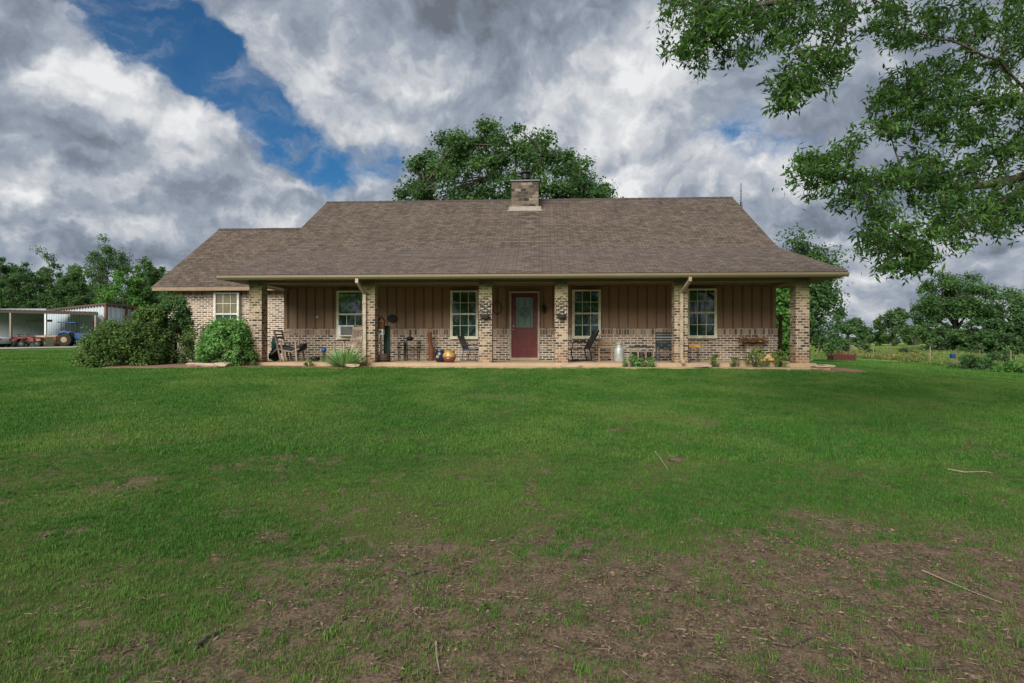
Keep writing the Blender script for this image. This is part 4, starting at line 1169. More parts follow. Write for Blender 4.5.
# ------------------------------------------------------------------ shrubs and plants near the house
def shrub(name, label, px, Y_, pytop, halfw, mat_, seed, n=40, per=120, leaf=.075, cr=None, asp=.5, zb=None, group=None):
    rs = np.random.RandomState(seed); x = P(px, Y_); zb = H1(x, Y_) if zb is None else zb; d = (Y_ + 17.5)
    top = Zat(px, pytop, Y_) - zb; rx = halfw / F * d
    t = thing(name, label, 'shrub' if 'shrub' in name or 'bush' in name else 'plant', (x, Y_, zb), 0, group)
    P_ = []; N_ = []; Tn = []; cs = []
    for i in range(n):
        a = rs.uniform(0, 6.28); u = rs.uniform(0, 1); hh = rs.uniform(.05, 1)
        k = math.sqrt(max(.05, 1 - (hh * .95) ** 2.4)) * rs.uniform(.5, 1) ** .4
        c = np.array([rx * k * math.cos(a), rx * .8 * k * math.sin(a), top * .93 * hh]); cs.append(c)
        q = (cr or rx * .28) * rs.uniform(.6, 1.2); kk = int(per * rs.uniform(.7, 1.3)); dd_ = unit(rs.randn(kk, 3))
        pp = c + dd_ * rs.uniform(.2, 1, (kk, 1)) * q; pp[:, 2] = np.maximum(pp[:, 2], .02)
        P_.append(pp); N_.append(unit(dd_ + rs.randn(kk, 3) * .5 + np.array([0, -.1, .6])))
        Tn.append(np.clip(rs.uniform(.1, .75) + rs.randn(kk) * .22, 0, 1))
    for i in range(int(n * .45)):      # shoots that stand out of the mass
        a = rs.uniform(0, 6.28); hh = rs.uniform(.35, 1); k = math.sqrt(max(.05, 1 - (hh * .95) ** 2.4)); kk = max(8, int(per * .22))
        b0 = np.array([rx * .85 * k * math.cos(a), rx * .7 * k * math.sin(a), top * .85 * hh]); dr = unit(np.array([[math.cos(a) * k, math.sin(a) * k, .5 + hh]]) + rs.randn(1, 3) * .3)[0]
        u = rs.rand(kk, 1); P_.append(b0 + dr * u * rx * rs.uniform(.2, .5) + rs.randn(kk, 3) * .03); N_.append(unit(rs.randn(kk, 3) + np.array([0, -.1, .6]))); Tn.append(np.clip(rs.uniform(.4, .9) + rs.randn(kk) * .2, 0, 1))
    leaf_obj('foliage', np.concatenate(P_), np.concatenate(N_), leaf, asp, np.concatenate(Tn), mat_, t, rs)
    m = MB()
    for c in cs[:14]: m.tube([(c[0] * .1, c[1] * .1, -.05), (c[0] * .5, c[1] * .5, c[2] * .55), tuple(c)], [.02, .013, .005], 5)
    m.build('stems', BARK, t)
    return t
shrub('spreading_shrub', 'large low spreading shrub at the left end of the house', 120, .3, 324, 38, L_SHRUB, 81, 90, 190, .085, .32)
shrub('rounded_shrub', 'taller rounded shrub between spreading shrub and dark upright shrub', 149, .9, 307, 20, L_SHRUB, 94, 70, 170, .085, .28)
shrub('upright_shrub', 'tall upright dark shrub against the left wing corner', 175, 1.5, 293, 17, L_OAK, 82, 90, 150, .075, .24)
shrub('ornamental_shrub', 'thin twiggy shrub between the dark shrub and bright shrub', 196, 1.2, 324, 16, L_SHRUB, 83, 34, 70, .06, .2)
shrub('leafy_shrub', 'bright green leafy shrub under the left wing window', 227, -.1, 319, 27, L_BRUSH, 84, 100, 130, .085, .26, .55)
shrub('garden_plant', 'small leafy plant at the foot of the left end column', 249, -.25, 345, 7, L_SHRUB, 85, 14, 50, .07, .1)
shrub('garden_plant', 'pale twiggy garden plant left of the right end column', 757, -.2, 349, 11, L_WEED, 86, 22, 50, .06, .11)
shrub('garden_plant', 'green flowering plant beside the dark red post', 780, -.1, 350, 8, L_WEED, 87, 16, 50, .065, .12)
shrub('garden_plant', 'sparse low green plant below the orange topped table', 714, -.25, 354, 5, L_WEED, 88, 9, 30, .06, .08)
shrub('garden_plant', 'short green plant between the orange topped table and tan stone', 735, -.2, 356, 4, L_WEED, 89, 8, 26, .06, .08)
shrub('groundcover_plant', 'low bright green plants in front of the milk can', 630, -.3, 355, 8, L_BRUSH, 90, 16, 50, .07, .07)
shrub('groundcover_plant', 'low bright green plants in front of the low shelf', 646, -.3, 357, 9, L_BRIGHT, 91, 16, 50, .07, .07)
shrub('garden_plant', 'small pale weed in front of the charcoal lounge chair', 309, -.3, 358, 4, L_WEED, 92, 8, 30, .06, .06)
shrub('dried_fern', 'rusty brown dried fern heaped on the brick ledge', 753, 1.75, 340, 13, L_DRY, 93, 30, 60, .09, .14, .18, zb=.60)
# yellow flowers
fl_ = MB(); rs = np.random.RandomState(2)
for i in range(5): fl_.tube([(0, 0, 0), (rs.uniform(-.05, .05), 0, .2)], .006, 4)
t = thing('yellow_flower', 'single yellow flower clump near the right end of porch', 'flower', (P(735, .2), -.14, -.1))
fl_.build('stem', L_WEED, t)
m = MB()
for i in range(6):
    a = i * PI / 3; m.lathe([(.005, 0), (.035, .01), (.005, .03)], (.04 * math.cos(a), .0, .27 + .04 * math.sin(a)), 7)
m.build('petals', YEL, t)

def blades(name, label, cat, loc, n, L0, L1, w, spread, mat_, seed, arch=.5, kind=None):
    rs = np.random.RandomState(seed); vs = []; fs = []; tn = []
    for i in range(n):
        a = rs.uniform(0, 6.28); L = rs.uniform(L0, L1); th = R(8 + 68 * rs.rand() ** .8) * arch
        b0 = np.array([math.cos(a), math.sin(a), 0]) * rs.uniform(0, spread); dr = np.array([math.cos(a), math.sin(a), 0]); sd_ = np.array([-dr[1], dr[0], 0])
        o = len(vs); S_ = 5
        for k in range(S_ + 1):
            u = k / S_; c = b0 + dr * L * (math.sin(th) * u + .12 * u * u) + np.array([0, 0, L * (math.cos(th) * u - .10 * u * u) + .01])
            ww_ = w * (1 - u ** 2.2) * .5 + .001
            vs += [tuple(c - sd_ * ww_), tuple(c + sd_ * ww_)]
        for k in range(S_): q = o + k * 2; fs.append((q, q + 1, q + 3, q + 2)); tn.append(rs.rand())
        tn[-S_:] = [tn[-1]] * S_
    ob = MB().add(vs, fs).build(name, mat_, None, loc)
    at_ = ob.data.attributes.new('tint', 'FLOAT', 'FACE'); at_.data.foreach_set('value', np.array(tn, np.float32))
    return tag(ob, label, cat, kind=kind)
blades('iris_clump', 'spiky pale green iris clump in front of the rocking chair', 'plant', (P(343, -.62), -.62, -.09), 260, .46, .76, .042, .32, L_IRIS, 101, 1.0)

# ------------------------------------------------------------------ the tree whose branches hang into the view
def overhanging_tree():
    rs = np.random.RandomState(7)
    bx_, by_ = W(1230, 8.5); base = np.array([bx_, by_, H1(bx_, by_)])
    t = thing('overhanging_oak', 'near oak tree whose leafy branches hang in from upper right', 'tree', tuple(base))
    def A(px, py, d):
        x, y = W(px, d); return np.array([x, y, zpx(py, d)]) - base
    limbs = [
        [np.array([0, 0, -.3]), np.array([0, 0, 1.2]), np.array([-.1, .1, 2.6]), np.array([-.1, .2, 4.2]), np.array([.2, .3, 6.0]), np.array([.3, .1, 8.0])],
        [np.array([-.1, .1, 2.6]), A(1120, 150, 8.3), A(1040, 172, 8.0), A(985, 185, 7.9), A(940, 190, 7.7), A(880, 180, 7.4), A(835, 178, 7.2)],
        [A(1040, 172, 8.0), A(1000, 205, 7.7), A(960, 225, 7.4), A(920, 243, 7.2)],
        [np.array([-.1, .2, 4.0]), A(1120, 60, 8.2), A(1030, 95, 8.0), A(960, 105, 7.9), A(900, 92, 7.8)],
        [np.array([-.1, .2, 4.2]), A(1080, -60, 8.4), A(960, -30, 8.2), A(850, -12, 8.0), A(760, 5, 7.7), A(700, 14, 7.4)],
        [A(850, -12, 8.0), A(845, 25, 7.8), A(828, 55, 7.6), A(808, 80, 7.4)],
        [np.array([.2, .3, 6.0]), A(1050, -220, 9.5), A(900, -200, 9.3), A(780, -140, 8.8)],
        [np.array([.2, .3, 5.0]), A(1100, -130, 6.5), A(960, -130, 6.0), A(850, -100, 5.8)],
        [A(1030, 95, 8.0), A(1000, 60, 7.6), A(950, 40, 7.4), A(900, 30, 7.4)],
        [np.array([0, 0, 3.5]), np.array([1.5, 1.0, 5]), np.array([3.5, 1.5, 6])], [np.array([0, 0, 4.0]), np.array([1, -1.5, 5.5]), np.array([2, -4, 6.2])],
    ]
    rad = [[.36, .30, .27, .22, .15, .06], [.13, .09, .065, .05, .035, .022, .01], [.045, .032, .02, .01], [.10, .07, .045, .03, .012], [.11, .08, .06, .042, .028, .012], [.03, .02, .014, .008], [.09, .06, .04, .015], [.09, .06, .04, .015], [.02, .016, .012, .008], [.1, .06, .02], [.1, .06, .02]]
    tr = MB(); tr.tube(limbs[0], rad[0], 12); tr.build('trunk', BARK, t, smooth=True)
    lb = MB(); nodes = []
    for L, r_ in zip(limbs, rad):
        for i in range(len(L) - 1):
            for k in range(8): nodes.append(L[i] * (1 - k / 8) + L[i + 1] * k / 8)
        nodes.append(L[-1])
        if L is limbs[0]: nodes = []; continue
        pts = []; rr_ = []
        for i in range(len(L) - 1):
            for k in range(4):
                pts.append(L[i] * (1 - k / 4) + L[i + 1] * k / 4 + rs.randn(3) * .012 * (k > 0)); rr_.append(r_[i] * (1 - k / 4) + r_[i + 1] * k / 4)
        pts.append(L[-1]); rr_.append(r_[-1]); lb.tube(pts, rr_, 7)
    lb.build('limbs', BARK, t, smooth=True)
    B = [  # px, py, rx, ry, depth, sprays
        (685, 28, 30, 32, 7.4, 40), (712, 45, 32, 28, 7.4, 42), (745, 35, 34, 30, 7.6, 46), (780, 22, 36, 26, 7.8, 46), (740, 12, 50, 18, 7.6, 40), (700, 8, 40, 14, 7.5, 34),
        (820, 12, 40, 18, 7.9, 40), (795, 58, 22, 20, 7.5, 26), (790, 90, 24, 17, 7.4, 34), (818, 72, 24, 22, 7.5, 34), (836, 48, 20, 26, 7.6, 28), (780, 105, 12, 8, 7.3, 8),
        (870, 16, 36, 18, 7.9, 30), (905, 26, 30, 22, 7.8, 30), (945, 18, 30, 26, 7.8, 34), (990, 25, 40, 30, 7.9, 56), (1030, 30, 30, 50, 8.0, 40), (900, 40, 18, 12, 7.6, 12),
        (905, 88, 32, 18, 7.7, 36), (945, 82, 34, 24, 7.7, 50), (985, 85, 36, 30, 7.9, 56), (885, 110, 22, 20, 7.6, 26), (920, 120, 32, 20, 7.6, 40), (960, 125, 32, 22, 7.7, 44), (1005, 130, 36, 30, 7.9, 56), (890, 132, 16, 10, 7.5, 10), (1045, 110, 30, 50, 8.0, 40),
        (812, 178, 22, 20, 7.2, 34), (838, 160, 24, 16, 7.2, 26), (858, 182, 18, 14, 7.3, 16), (800, 165, 12, 14, 7.2, 10), (852, 140, 9, 10, 7.2, 7), (845, 200, 12, 9, 7.2, 8),
        (885, 178, 22, 16, 7.4, 24), (915, 170, 28, 18, 7.6, 34), (955, 170, 34, 20, 7.7, 40), (1000, 165, 34, 24, 7.9, 44), (930, 195, 30, 14, 7.6, 30), (975, 205, 34, 16, 7.7, 36),
        (875, 208, 18, 12, 7.3, 18), (870, 240, 16, 18, 7.2, 24), (895, 235, 24, 24, 7.2, 36), (925, 248, 24, 20, 7.2, 32), (905, 262, 22, 12, 7.2, 20), (885, 268, 10, 9, 7.1, 6), (955, 232, 22, 16, 7.4, 22), (945, 220, 26, 14, 7.4, 22),
        (1005, 222, 24, 14, 7.7, 28), (1020, 200, 20, 20, 7.8, 24), (985, 225, 20, 8, 7.5, 10), (1040, 215, 20, 20, 7.9, 20),
        (900, -60, 110, 50, 8.2, 150), (760, -50, 80, 40, 8.0, 90), (1030, -60, 70, 70, 8.2, 100), (850, -180, 120, 60, 9.0, 120), (1000, -200, 100, 60, 9.3, 100), (920, -140, 90, 30, 6.2, 70), (1120, 60, 60, 110, 8.3, 130), (1150, 180, 50, 50, 8.2, 60)]
    ends = []
    for px, py, rx, ry, d, n in B:
        n = int(n * 1.04)
        for i in range(n):
            a = rs.uniform(0, 6.28); q = math.sqrt(rs.rand())
            ends.append(A(px + rx * q * math.cos(a), py + ry * q * math.sin(a), d + rs.uniform(-.45, .45)))
    for i in range(260):
        a = rs.uniform(-1.2, 1.9); ends.append(np.array([1.2 + 3.4 * math.cos(a) * rs.rand() ** .5, 3.6 * math.sin(a), rs.uniform(4.2, 8.2)]))
    nodes = np.array(nodes); ends = np.array(ends)
    d0 = np.array([np.min(((nodes - e) ** 2).sum(1)) for e in ends]); order = np.argsort(d0)
    allp = np.zeros((len(nodes) + len(ends), 3)); allp[:len(nodes)] = nodes; cnt = len(nodes)
    par = -np.ones(len(allp), int); wt = np.zeros(len(allp))
    for i in order:
        e = ends[i]; dd_ = ((allp[:cnt] - e) ** 2).sum(1); j = int(np.argmin(dd_)); allp[cnt] = e; par[cnt] = j; cnt += 1
    for i in range(cnt - 1, len(nodes) - 1, -1):
        wt[i] += 1; j = par[i]
        if j >= len(nodes): wt[j] += wt[i]
    tw = MB()
    for i in range(len(nodes), cnt):
        j = par[i]; a, b = allp[j], allp[i]; L = np.linalg.norm(b - a)
        r0 = min(.016, .0028 * math.sqrt(wt[i]) + .001)
        mid = (a + b) / 2 + rs.randn(3) * .06 * L + np.array([0, 0, .05 * L])
        tw.tube([a, mid, b], [r0 * 1.1, r0, r0 * .8], 4)
    tw.build('twigs', BARK, t)
    # leaves: 16-20 along the last stretch of each spray, drooping
    K = 20; E = allp[len(nodes):cnt]; n = len(E)
    pos = np.repeat(E, K, axis=0)
    dirs = unit(E - allp[par[len(nodes):cnt]] + rs.randn(n, 3) * .05); dirs = np.repeat(dirs, K, axis=0)
    u = rs.uniform(-1, .7, (n * K, 1))
    pos = pos + dirs * u * .11 + rs.randn(n * K, 3) * .048
    droop = unit(dirs * .8 + rs.randn(n * K, 3) * .75 + np.array([0, 0, -.75]))
    nr = unit(rs.randn(n * K, 3) * .8 + np.array([0, -.2, .6]))
    ti = np.repeat(rs.uniform(.05, .75, n), K) + rs.randn(n * K) * .2
    leaf_obj('foliage', pos, nr,   .092, .29, ti, L_OVER, t, rs, droop=droop * 2.5)
overhanging_tree()

# ------------------------------------------------------------------ trees behind the photographer (seen only in the window panes)
for i, (x, y, s, n_, lab) in enumerate([(-19, -38, .8, 26, 'thin oak behind the photographer mirrored in the window with air conditioner'), (-8, -36, 1.0, 60, 'oak behind the photographer mirrored in window left of the door'), (4, -40, 1.0, 60, 'oak behind the photographer mirrored in window right of the door'), (15, -37, .9, 44, 'oak behind the photographer mirrored in the rightmost window')]):
    make_tree('oak_tree', lab, 'tree', (x, y, -1.3), 200 + i, 9, 5.5 * s, 5.0 * s, 4.2 * s, L_BRIGHT, n_, 120, .34, 1.2, .35, 'oaks behind the photographer', flat=.9)

# ================================================================== sheds, machines, fence
def at(px, d, dz=0.0):
    x, y = W(px, d); return Vector((x, y, H1(x, y) + dz))
# --- pale barn, one corner towards us
A_, B_, C_ = at(38, 73), at(106, 60), at(170, 72)
D_ = A_ + C_ - B_
zt = zpx(304.5, 60); zlow = min(p.z for p in (A_, B_, C_)) - .3
barn = thing('pale_steel_barn', 'pale blue white steel barn with rusty trim beyond the drive', 'barn', (B_.x, B_.y, B_.z))
def rel(p, z): return (p.x - barn.location.x, p.y - barn.location.y, z - barn.location.z)
zA, zC = zt - .1, zt - .2
m = MB(); 
vs = [rel(A_, zlow), rel(B_, zlow), rel(C_, zlow), rel(D_, zlow), rel(A_, zA), rel(B_, zt), rel(C_, zC), rel(D_, zt - .3)]
m.add(vs, [(0, 1, 5, 4), (1, 2, 6, 5), (2, 3, 7, 6), (3, 0, 4, 7)])
def ribs(mb, p, q, z0a, z1a, z1b, step=.8, r_=.03):
    L = (q - p).length; n = int(L / step)
    nrm = Vector((q.y - p.y, p.x - q.x, 0)).normalized()
    for i in range(1, n):
        c = p.lerp(q, i / n) + nrm * r_; z1 = z1a + (z1b - z1a) * i / n
        a, b = rel(c, z0a), rel(c, z1 - .05)
        mb.bar(a, b, .12, .08)
ribs(m, A_, B_, zlow, zA, zt); ribs(m, B_, C_, zlow, zt, zC)
m.build('wall', BARNW, barn)
def ext(p, q, e): return p + (p - q).normalized() * e
cen = (A_ + B_ + C_ + D_) / 4
m = MB(); ov = [p + (p - cen).normalized() * .5 for p in (A_, B_, C_, D_)]
m.slab([rel(ov[0], zA + .16), rel(ov[1], zt + .16), rel(ov[2], zC + .16), rel(ov[3], zt - .14)], .20); m.build('roof', RUSTROOF, barn)
m = MB(); nb = (B_ - cen).normalized() * .06
m.bar(rel(B_ + nb, zlow), rel(B_ + nb, zt - .05), .22); m.bar(rel(A_ + nb, zA - .1), rel(B_ + nb, zt - .1), .06, .2); m.bar(rel(B_ + nb, zt - .1), rel(C_ + nb, zC - .1), .06, .2)
m.build('trim', RUST, barn)
wq = A_.lerp(B_, .87); nr_ = Vector((B_.y - A_.y, A_.x - B_.x, 0)).normalized(); tg = (B_ - A_).normalized()
m = MB(); m.bar(rel(wq - tg * .45 + nr_ * .06, B_.z + 2.0), rel(wq + tg * .45 + nr_ * .06, B_.z + 2.0), .06, .95); o = m.build('window', GREYWOOD, barn)
m = MB(); m.bar(rel(wq - tg * .38 + nr_ * .10, B_.z + 2.0), rel(wq + tg * .38 + nr_ * .10, B_.z + 2.0), .03, .78); m.build('pane', GLASS, o)
wq = B_.lerp(C_, .45); tg2 = (C_ - B_).normalized(); nr2 = Vector((C_.y - B_.y, B_.x - C_.x, 0)).normalized()
m = MB(); m.bar(rel(wq - tg2 * .5 + nr2 * .06, B_.z + 1.3), rel(wq + tg2 * .5 + nr2 * .06, B_.z + 1.3), .06, 2.2); m.build('door', CORR, barn)
# red timber frame leaning on the barn
wq = B_.lerp(C_, .28) + nr2 * .3
t = thing('timber_frame', 'rust red timber A frame standing against the pale barn', 'timber frame', tuple(wq))
t.location.z = H1(wq.x, wq.y)
fo = tg2
m = MB()
for s0, s1 in ((-.9, -.35), (.15, .75), (.45, .95)): m.bar(tuple(fo * s0), tuple(fo * s1 + Vector((0, 0, 4.1))), .17)
m.bar(tuple(fo * -.5 + Vector((0, 0, 2.9))), tuple(fo * .7 + Vector((0, 0, 3.1))), .13); m.bar(tuple(fo * -.5 + Vector((0, 0, 4.05))), tuple(fo * 1.0 + Vector((0, 0, 4.1))), .14)
m.build('beams', RUST, t)
# --- open shed
q0, q1 = at(-50, 58), at(98, 56); q2, q3 = at(-60, 67), at(46, 66)
shed = thing('open_equipment_shed', 'low open equipment shed with rusty corrugated roof', 'shed', tuple(q1)); barn_loc = shed.location.copy()
def rs_(p, z): return (p.x - barn_loc.x, p.y - barn_loc.y, z - barn_loc.z)
z0, z1 = zpx(307.5, 57), zpx(312, 56)
m = MB()
n = 60
vs = []; fs = []
for i in range(n + 1):
    u = i / n; f_, b_ = q0.lerp(q1, u), q2.lerp(q3 + (q3 - q2) * .4, u); zf = z0 + (z1 - z0) * u + (.04 if i % 2 else 0)
    vs += [rs_(f_, zf), rs_(b_, zf + .45), rs_(f_, zf - .06), rs_(b_, zf + .39)]
for i in range(n):
    a = i * 4; fs += [(a, a + 4, a + 5, a + 1), (a + 2, a + 3, a + 7, a + 6), (a, a + 2, a + 6, a + 4), (a + 1, a + 5, a + 7, a + 3)]
m.add(vs, fs); m.build('roof', RUSTROOF, shed)
m = MB(); m.bar(rs_(q0, z0 - .2), rs_(q1, z1 - .18), .08, .22); m.build('front_beam', DARKBEAM, shed)
for u, mt in ((.18, GREYWOOD), (.42, GREYWOOD), (.655, WHITEP), (.985, GREYWOOD)):
    p = q0.lerp(q1, u); zz = z0 + (z1 - z0) * u
    m = MB().bar(rs_(p, H1(p.x, p.y) - .1), rs_(p, zz - .3), .16); m.build('post', mt, shed)
m = MB(); barn_save = barn
vs = []; n = 90
for i in range(n + 1):
    u = i / n; b_ = q2.lerp(q3, u) + Vector((0, -.04 if i % 2 else 0, 0)); vs += [rs_(b_, q3.z - .4), rs_(b_, z0 + .40)]
m.add(vs, [(i * 2, i * 2 + 2, i * 2 + 3, i * 2 + 1) for i in range(n)]); m.build('back_wall', CORR, shed)
m = MB(); p, q = at(30, 65.5), at(42, 65.3); m.bar(rs_(at(26, 65.5), at(26, 65).z + 2.6), rs_(at(52, 65.2), at(52, 65).z + 2.6), .1, .25); m.build('shelf', GREYWOOD, shed)

# --- machines
def wheel(t, x, y, r, w, hub, lab=None):
    a = MB().lathe([(r * .62, -w / 2), (r * .95, -w / 2), (r, -w / 4), (r, w / 4), (r * .95, w / 2), (r * .62, w / 2)], (0, 0, 0), 18)
    a.v = [(v[0] + x, v[2] + y, v[1] + r) for v in a.v]; o = a.build('wheel', RUBBER, t)
    b = MB().lathe([(.04, -w * .56), (r * .42, -w * .53), (r * .46, w * .53), (.04, w * .56)], (0, 0, 0), 14); b.v = [(v[0] + x, v[2] + y, v[1] + r) for v in b.v]; b.build('rim', hub, o)
def tractor(loc, rz, label):
    t = thing('farm_tractor', label, 'tractor', loc, rz)
    m = MB(); m.slab([(.2, -.3, 1.25), (1.55, -.24, 1.12), (1.6, .24, 1.12), (.2, .3, 1.25)], .55); m.box(.1, 1.5, -.2, .2, .45, .72); m.build('hood', TRBLUE, t, bevel=.03)
    m = MB(); m.box(-.8, .15, -.35, .35, .55, .8); m.build('chassis', BLACKM, t)
    for s_ in (-1, 1):
        wheel(t, -.45, s_ * .62, .62, .36, HUB); wheel(t, 1.15, s_ * .52, .36, .22, HUB)
        m = MB(); m.tube([(-1.0, s_ * .62, 1.0), (-.85, s_ * .62, 1.25), (-.45, s_ * .62, 1.35), (-.05, s_ * .62, 1.2)], .16, 6); m.build('fender', TRBLUE, t)
        for xx in (-.85, .1): MB().bar((xx, s_ * .42, .8), (xx + .03, s_ * .45, 2.2), .05).build('canopy_post', BLACKM, t)
    m = MB(); m.box(-.75, -.35, -.25, .25, .95, 1.05); m.box(-.80, -.70, -.25, .25, 1.05, 1.45); m.build('seat', BLACKM, t)
    m = MB(); m.tube([(.18 + .0, .16 * math.cos(a * PI / 6), 1.45 + .12 * math.sin(a * PI / 6)) for a in range(13)], .015, 5); m.build('steering_wheel', BLACKM, t)
    m = MB(); m.slab([(-1.1, -.65, 2.32), (.45, -.65, 2.28), (.45, .65, 2.28), (-1.1, .65, 2.32)], .09); m.build('canopy', TRBLUE, t, bevel=.03)
    m = MB(); m.box(-1.35, -1.25, -.5, .5, .35, .95); m.bar((-1.25, .3, .6), (-.8, .3, .6), .08); m.bar((-1.25, -.3, .6), (-.8, -.3, .6), .08); m.build('rear_implement', ORANGE, t)
    return t
p = at(73.5, 57.2); tractor(tuple(p), R(15), 'blue compact tractor with canopy parked in front of the pale barn')
def atv(loc, rz, label):
    t = thing('quad_bike', label, 'quad bike', loc, rz, 'red quad bikes in front of the open shed')
    m = MB(); m.slab([(-.85, -.42, .86), (-.35, -.40, .80), (-.35, .40, .80), (-.85, .42, .86)], .08); m.slab([(.35, -.42, .84), (.95, -.42, .88), (.95, .42, .88), (.35, .42, .84)], .10)
    m.slab([(-.2, -.2, .78), (.5, -.16, .98), (.5, .16, .98), (-.2, .2, .78)], .35); m.build('body', ATVRED, t, bevel=.03)
    m = MB(); m.box(-.65, .15, -.16, .16, .82, .93); m.build('seat', BLACKM, t, bevel=.03)
    m = MB(); m.box(-.5, .6, -.22, .22, .28, .5); m.build('chassis', BLACKM, t)
    for s_ in (-1, 1):
        wheel(t, -.58, s_ * .42, .28, .24, GREYM); wheel(t, .62, s_ * .44, .28, .22, GREYM)
    m = MB(); m.bar((.42, 0, .9), (.35, 0, 1.12), .05); m.bar((.30, -.38, 1.14), (.30, .38, 1.14), .035); m.build('handlebar', BLACKM, t)
    m = MB()
    for q in range(4): m.bar((.45 + q * .13, -.3, .93), (.45 + q * .13, .3, .93), .02); m.bar((-.5 - q * .12, -.3, .91), (-.5 - q * .12, .3, .91), .02)
    m.bar((.42, -.3, .935), (.9, -.3, .935), .02); m.bar((.42, .3, .935), (.9, .3, .935), .02); m.build('cargo_rack', GREYM, t)
    for s_ in (-1, 1): MB().box(.94, .97, s_ * .28 - .05, s_ * .28 + .05, .74, .82).build('headlight', WHITEP, t)
    return t
a1 = atv(tuple(at(17, 55.5)), R(-25), 'red quad bike nearest the white car'); 
dup(a1, tuple(at(32, 55)), R(-160), 'red quad bike nearest the wooden pallets').name = 'quad_bike'
# stack of pallets, drums and boards
t = thing('wooden_pallet_stack', 'leaning stack of tan wooden pallets left of the tractor', 'pallets', tuple(at(56, 57)), R(8))
for q in range(3):
    m = MB()
    for k_ in range(7): m.box(-.75 + k_ * .21, -.60 + k_ * .21, -.02, .0, 0, 1.1)
    for z in (.05, .5, .95): m.box(-.75, .66, .001, .08, z, z + .09)
    o = m.build('pallet', TANWOOD, t); o.location = (q * .12 - .1, q * .14, 0); o.rotation_euler = (R(-6), 0, 0)
t = thing('plywood_crate', 'pale plywood crate between the quad bikes and pallets', 'crate', tuple(at(45, 56)), R(-8))
m = MB()
for k_ in range(6): m.box(-.55, .55, -.42, -.40, .03 + k_ * .17, .17 + k_ * .17); m.box(-.55, .55, .40, .42, .03 + k_ * .17, .17 + k_ * .17)
m.box(-.52, .52, -.39, .39, .02, .95); m.build('boards', M('plywood', (.5, .42, .32), .8), t)
for sx_ in (-1, 1): MB().box(sx_ * .54 - .04, sx_ * .54 + .04, -.46, -.43, 0, 1.08).build('batten', TANWOOD, t)
tag(MB().lathe([(.28, 0), (.29, .02), (.28, .28), (.29, .30), (.28, .58), (.29, .60), (.28, .86), (.05, .87)], (0, 0, 0), 18).build('barrel', YEL, None, tuple(at(53.5, 60))), 'yellow drum standing behind the pallets in the shed', 'drum')
tag(MB().lathe([(.28, 0), (.29, .02), (.28, .28), (.29, .30), (.28, .58), (.29, .60), (.28, .86), (.05, .87)], (0, 0, 0), 18).build('barrel', GREYM, None, tuple(at(22, 60))), 'dark steel drum deep inside the open shed', 'drum')
# white car cut by the left edge
t = thing('parked_car', 'white parked car cut off by the left edge of view', 'car', tuple(at(-20, 54)), R(8))
m = MB(); pr = [(-2.1, .30), (2.1, .30), (2.15, .60), (2.05, .85), (1.15, .95), (-1.9, .98), (-2.15, .75)]
m.prism(pr[::-1], -.85, .85); m.build('body', CARW, t, bevel=.06)
m = MB(); m.add([(1.05, -.78, .95), (-1.6, -.78, .98), (.35, -.62, 1.42), (-1.1, -.62, 1.42), (1.05, .78, .95), (-1.6, .78, .98), (.35, .62, 1.42), (-1.1, .62, 1.42)], [(0, 2, 3, 1), (4, 5, 7, 6), (2, 6, 7, 3), (0, 4, 6, 2), (1, 3, 7, 5)])
m.build('windows', GLASS, t)
m = MB(); m.slab([(-1.12, -.63, 1.45), (.37, -.63, 1.45), (.37, .63, 1.45), (-1.12, .63, 1.45)], .04); m.build('roof', CARW, t, bevel=.015)
for xx in (-1.3, 1.35):
    for s_ in (-1, 1): wheel(t, xx, s_ * .76, .32, .2, GREYM)
for s_ in (-1, 1): MB().box(2.10, 2.16, s_ * .6 - .15, s_ * .6 + .15, .62, .76).build('headlight', GLASSB, t)

# --- pasture fence
fpts = [(817, 55), (829, 53), (850, 50.5), (873, 48), (890, 45), (909, 42), (930, 39.5), (953, 37), (981, 35), (1011, 33), (1045, 31)]
f0 = at(*fpts[0]); fence = thing('pasture_fence', 'old wire fence on wooden posts along the pasture edge', 'fence', tuple(f0))
pos = [at(*q) for q in fpts]; rr = random.Random(3); tops = []
for i, p in enumerate(pos):
    h = 1.15 + rr.uniform(-.1, .15); l = Vector((rr.uniform(-.05, .05), rr.uniform(-.05, .05), h)); r_ = .042 if i % 2 == 0 else .028
    m = MB().tube([tuple(p - f0 - Vector((0, 0, .2))), tuple(p - f0 + l * .5), tuple(p - f0 + l)], [r_, r_, r_ * .9], 7); m.build('post', POSTW if i % 3 else GREYWOOD, fence); tops.append(p - f0 + l)
for k_, u in enumerate((.25, .5, .72, .92)):
    m = MB()
    for i in range(len(pos) - 1):
        a = (pos[i] - f0).lerp(tops[i], u); b = (pos[i + 1] - f0).lerp(tops[i + 1], u)
        m.tube([a, (a + b) / 2 - Vector((0, 0, .02)), b], .006, 4)
    m.build('wire', GREYM, fence)
# blue box on a post
t = thing('blue_feed_box', 'bright blue box fixed on a post by the pasture fence', 'box', tuple(at(953, 36.2)))
MB().box(-.14, .10, -.10, .10, .58, .84).build('box', BOXBLUE, t, bevel=.01)
MB().tube([(.18, 0, -.1), (.17, 0, 1.1)], .04, 6).build('post', POSTW, t)
MB().box(-.02, .2, -.04, .04, .62, .68).build('bracket', POSTW, t)
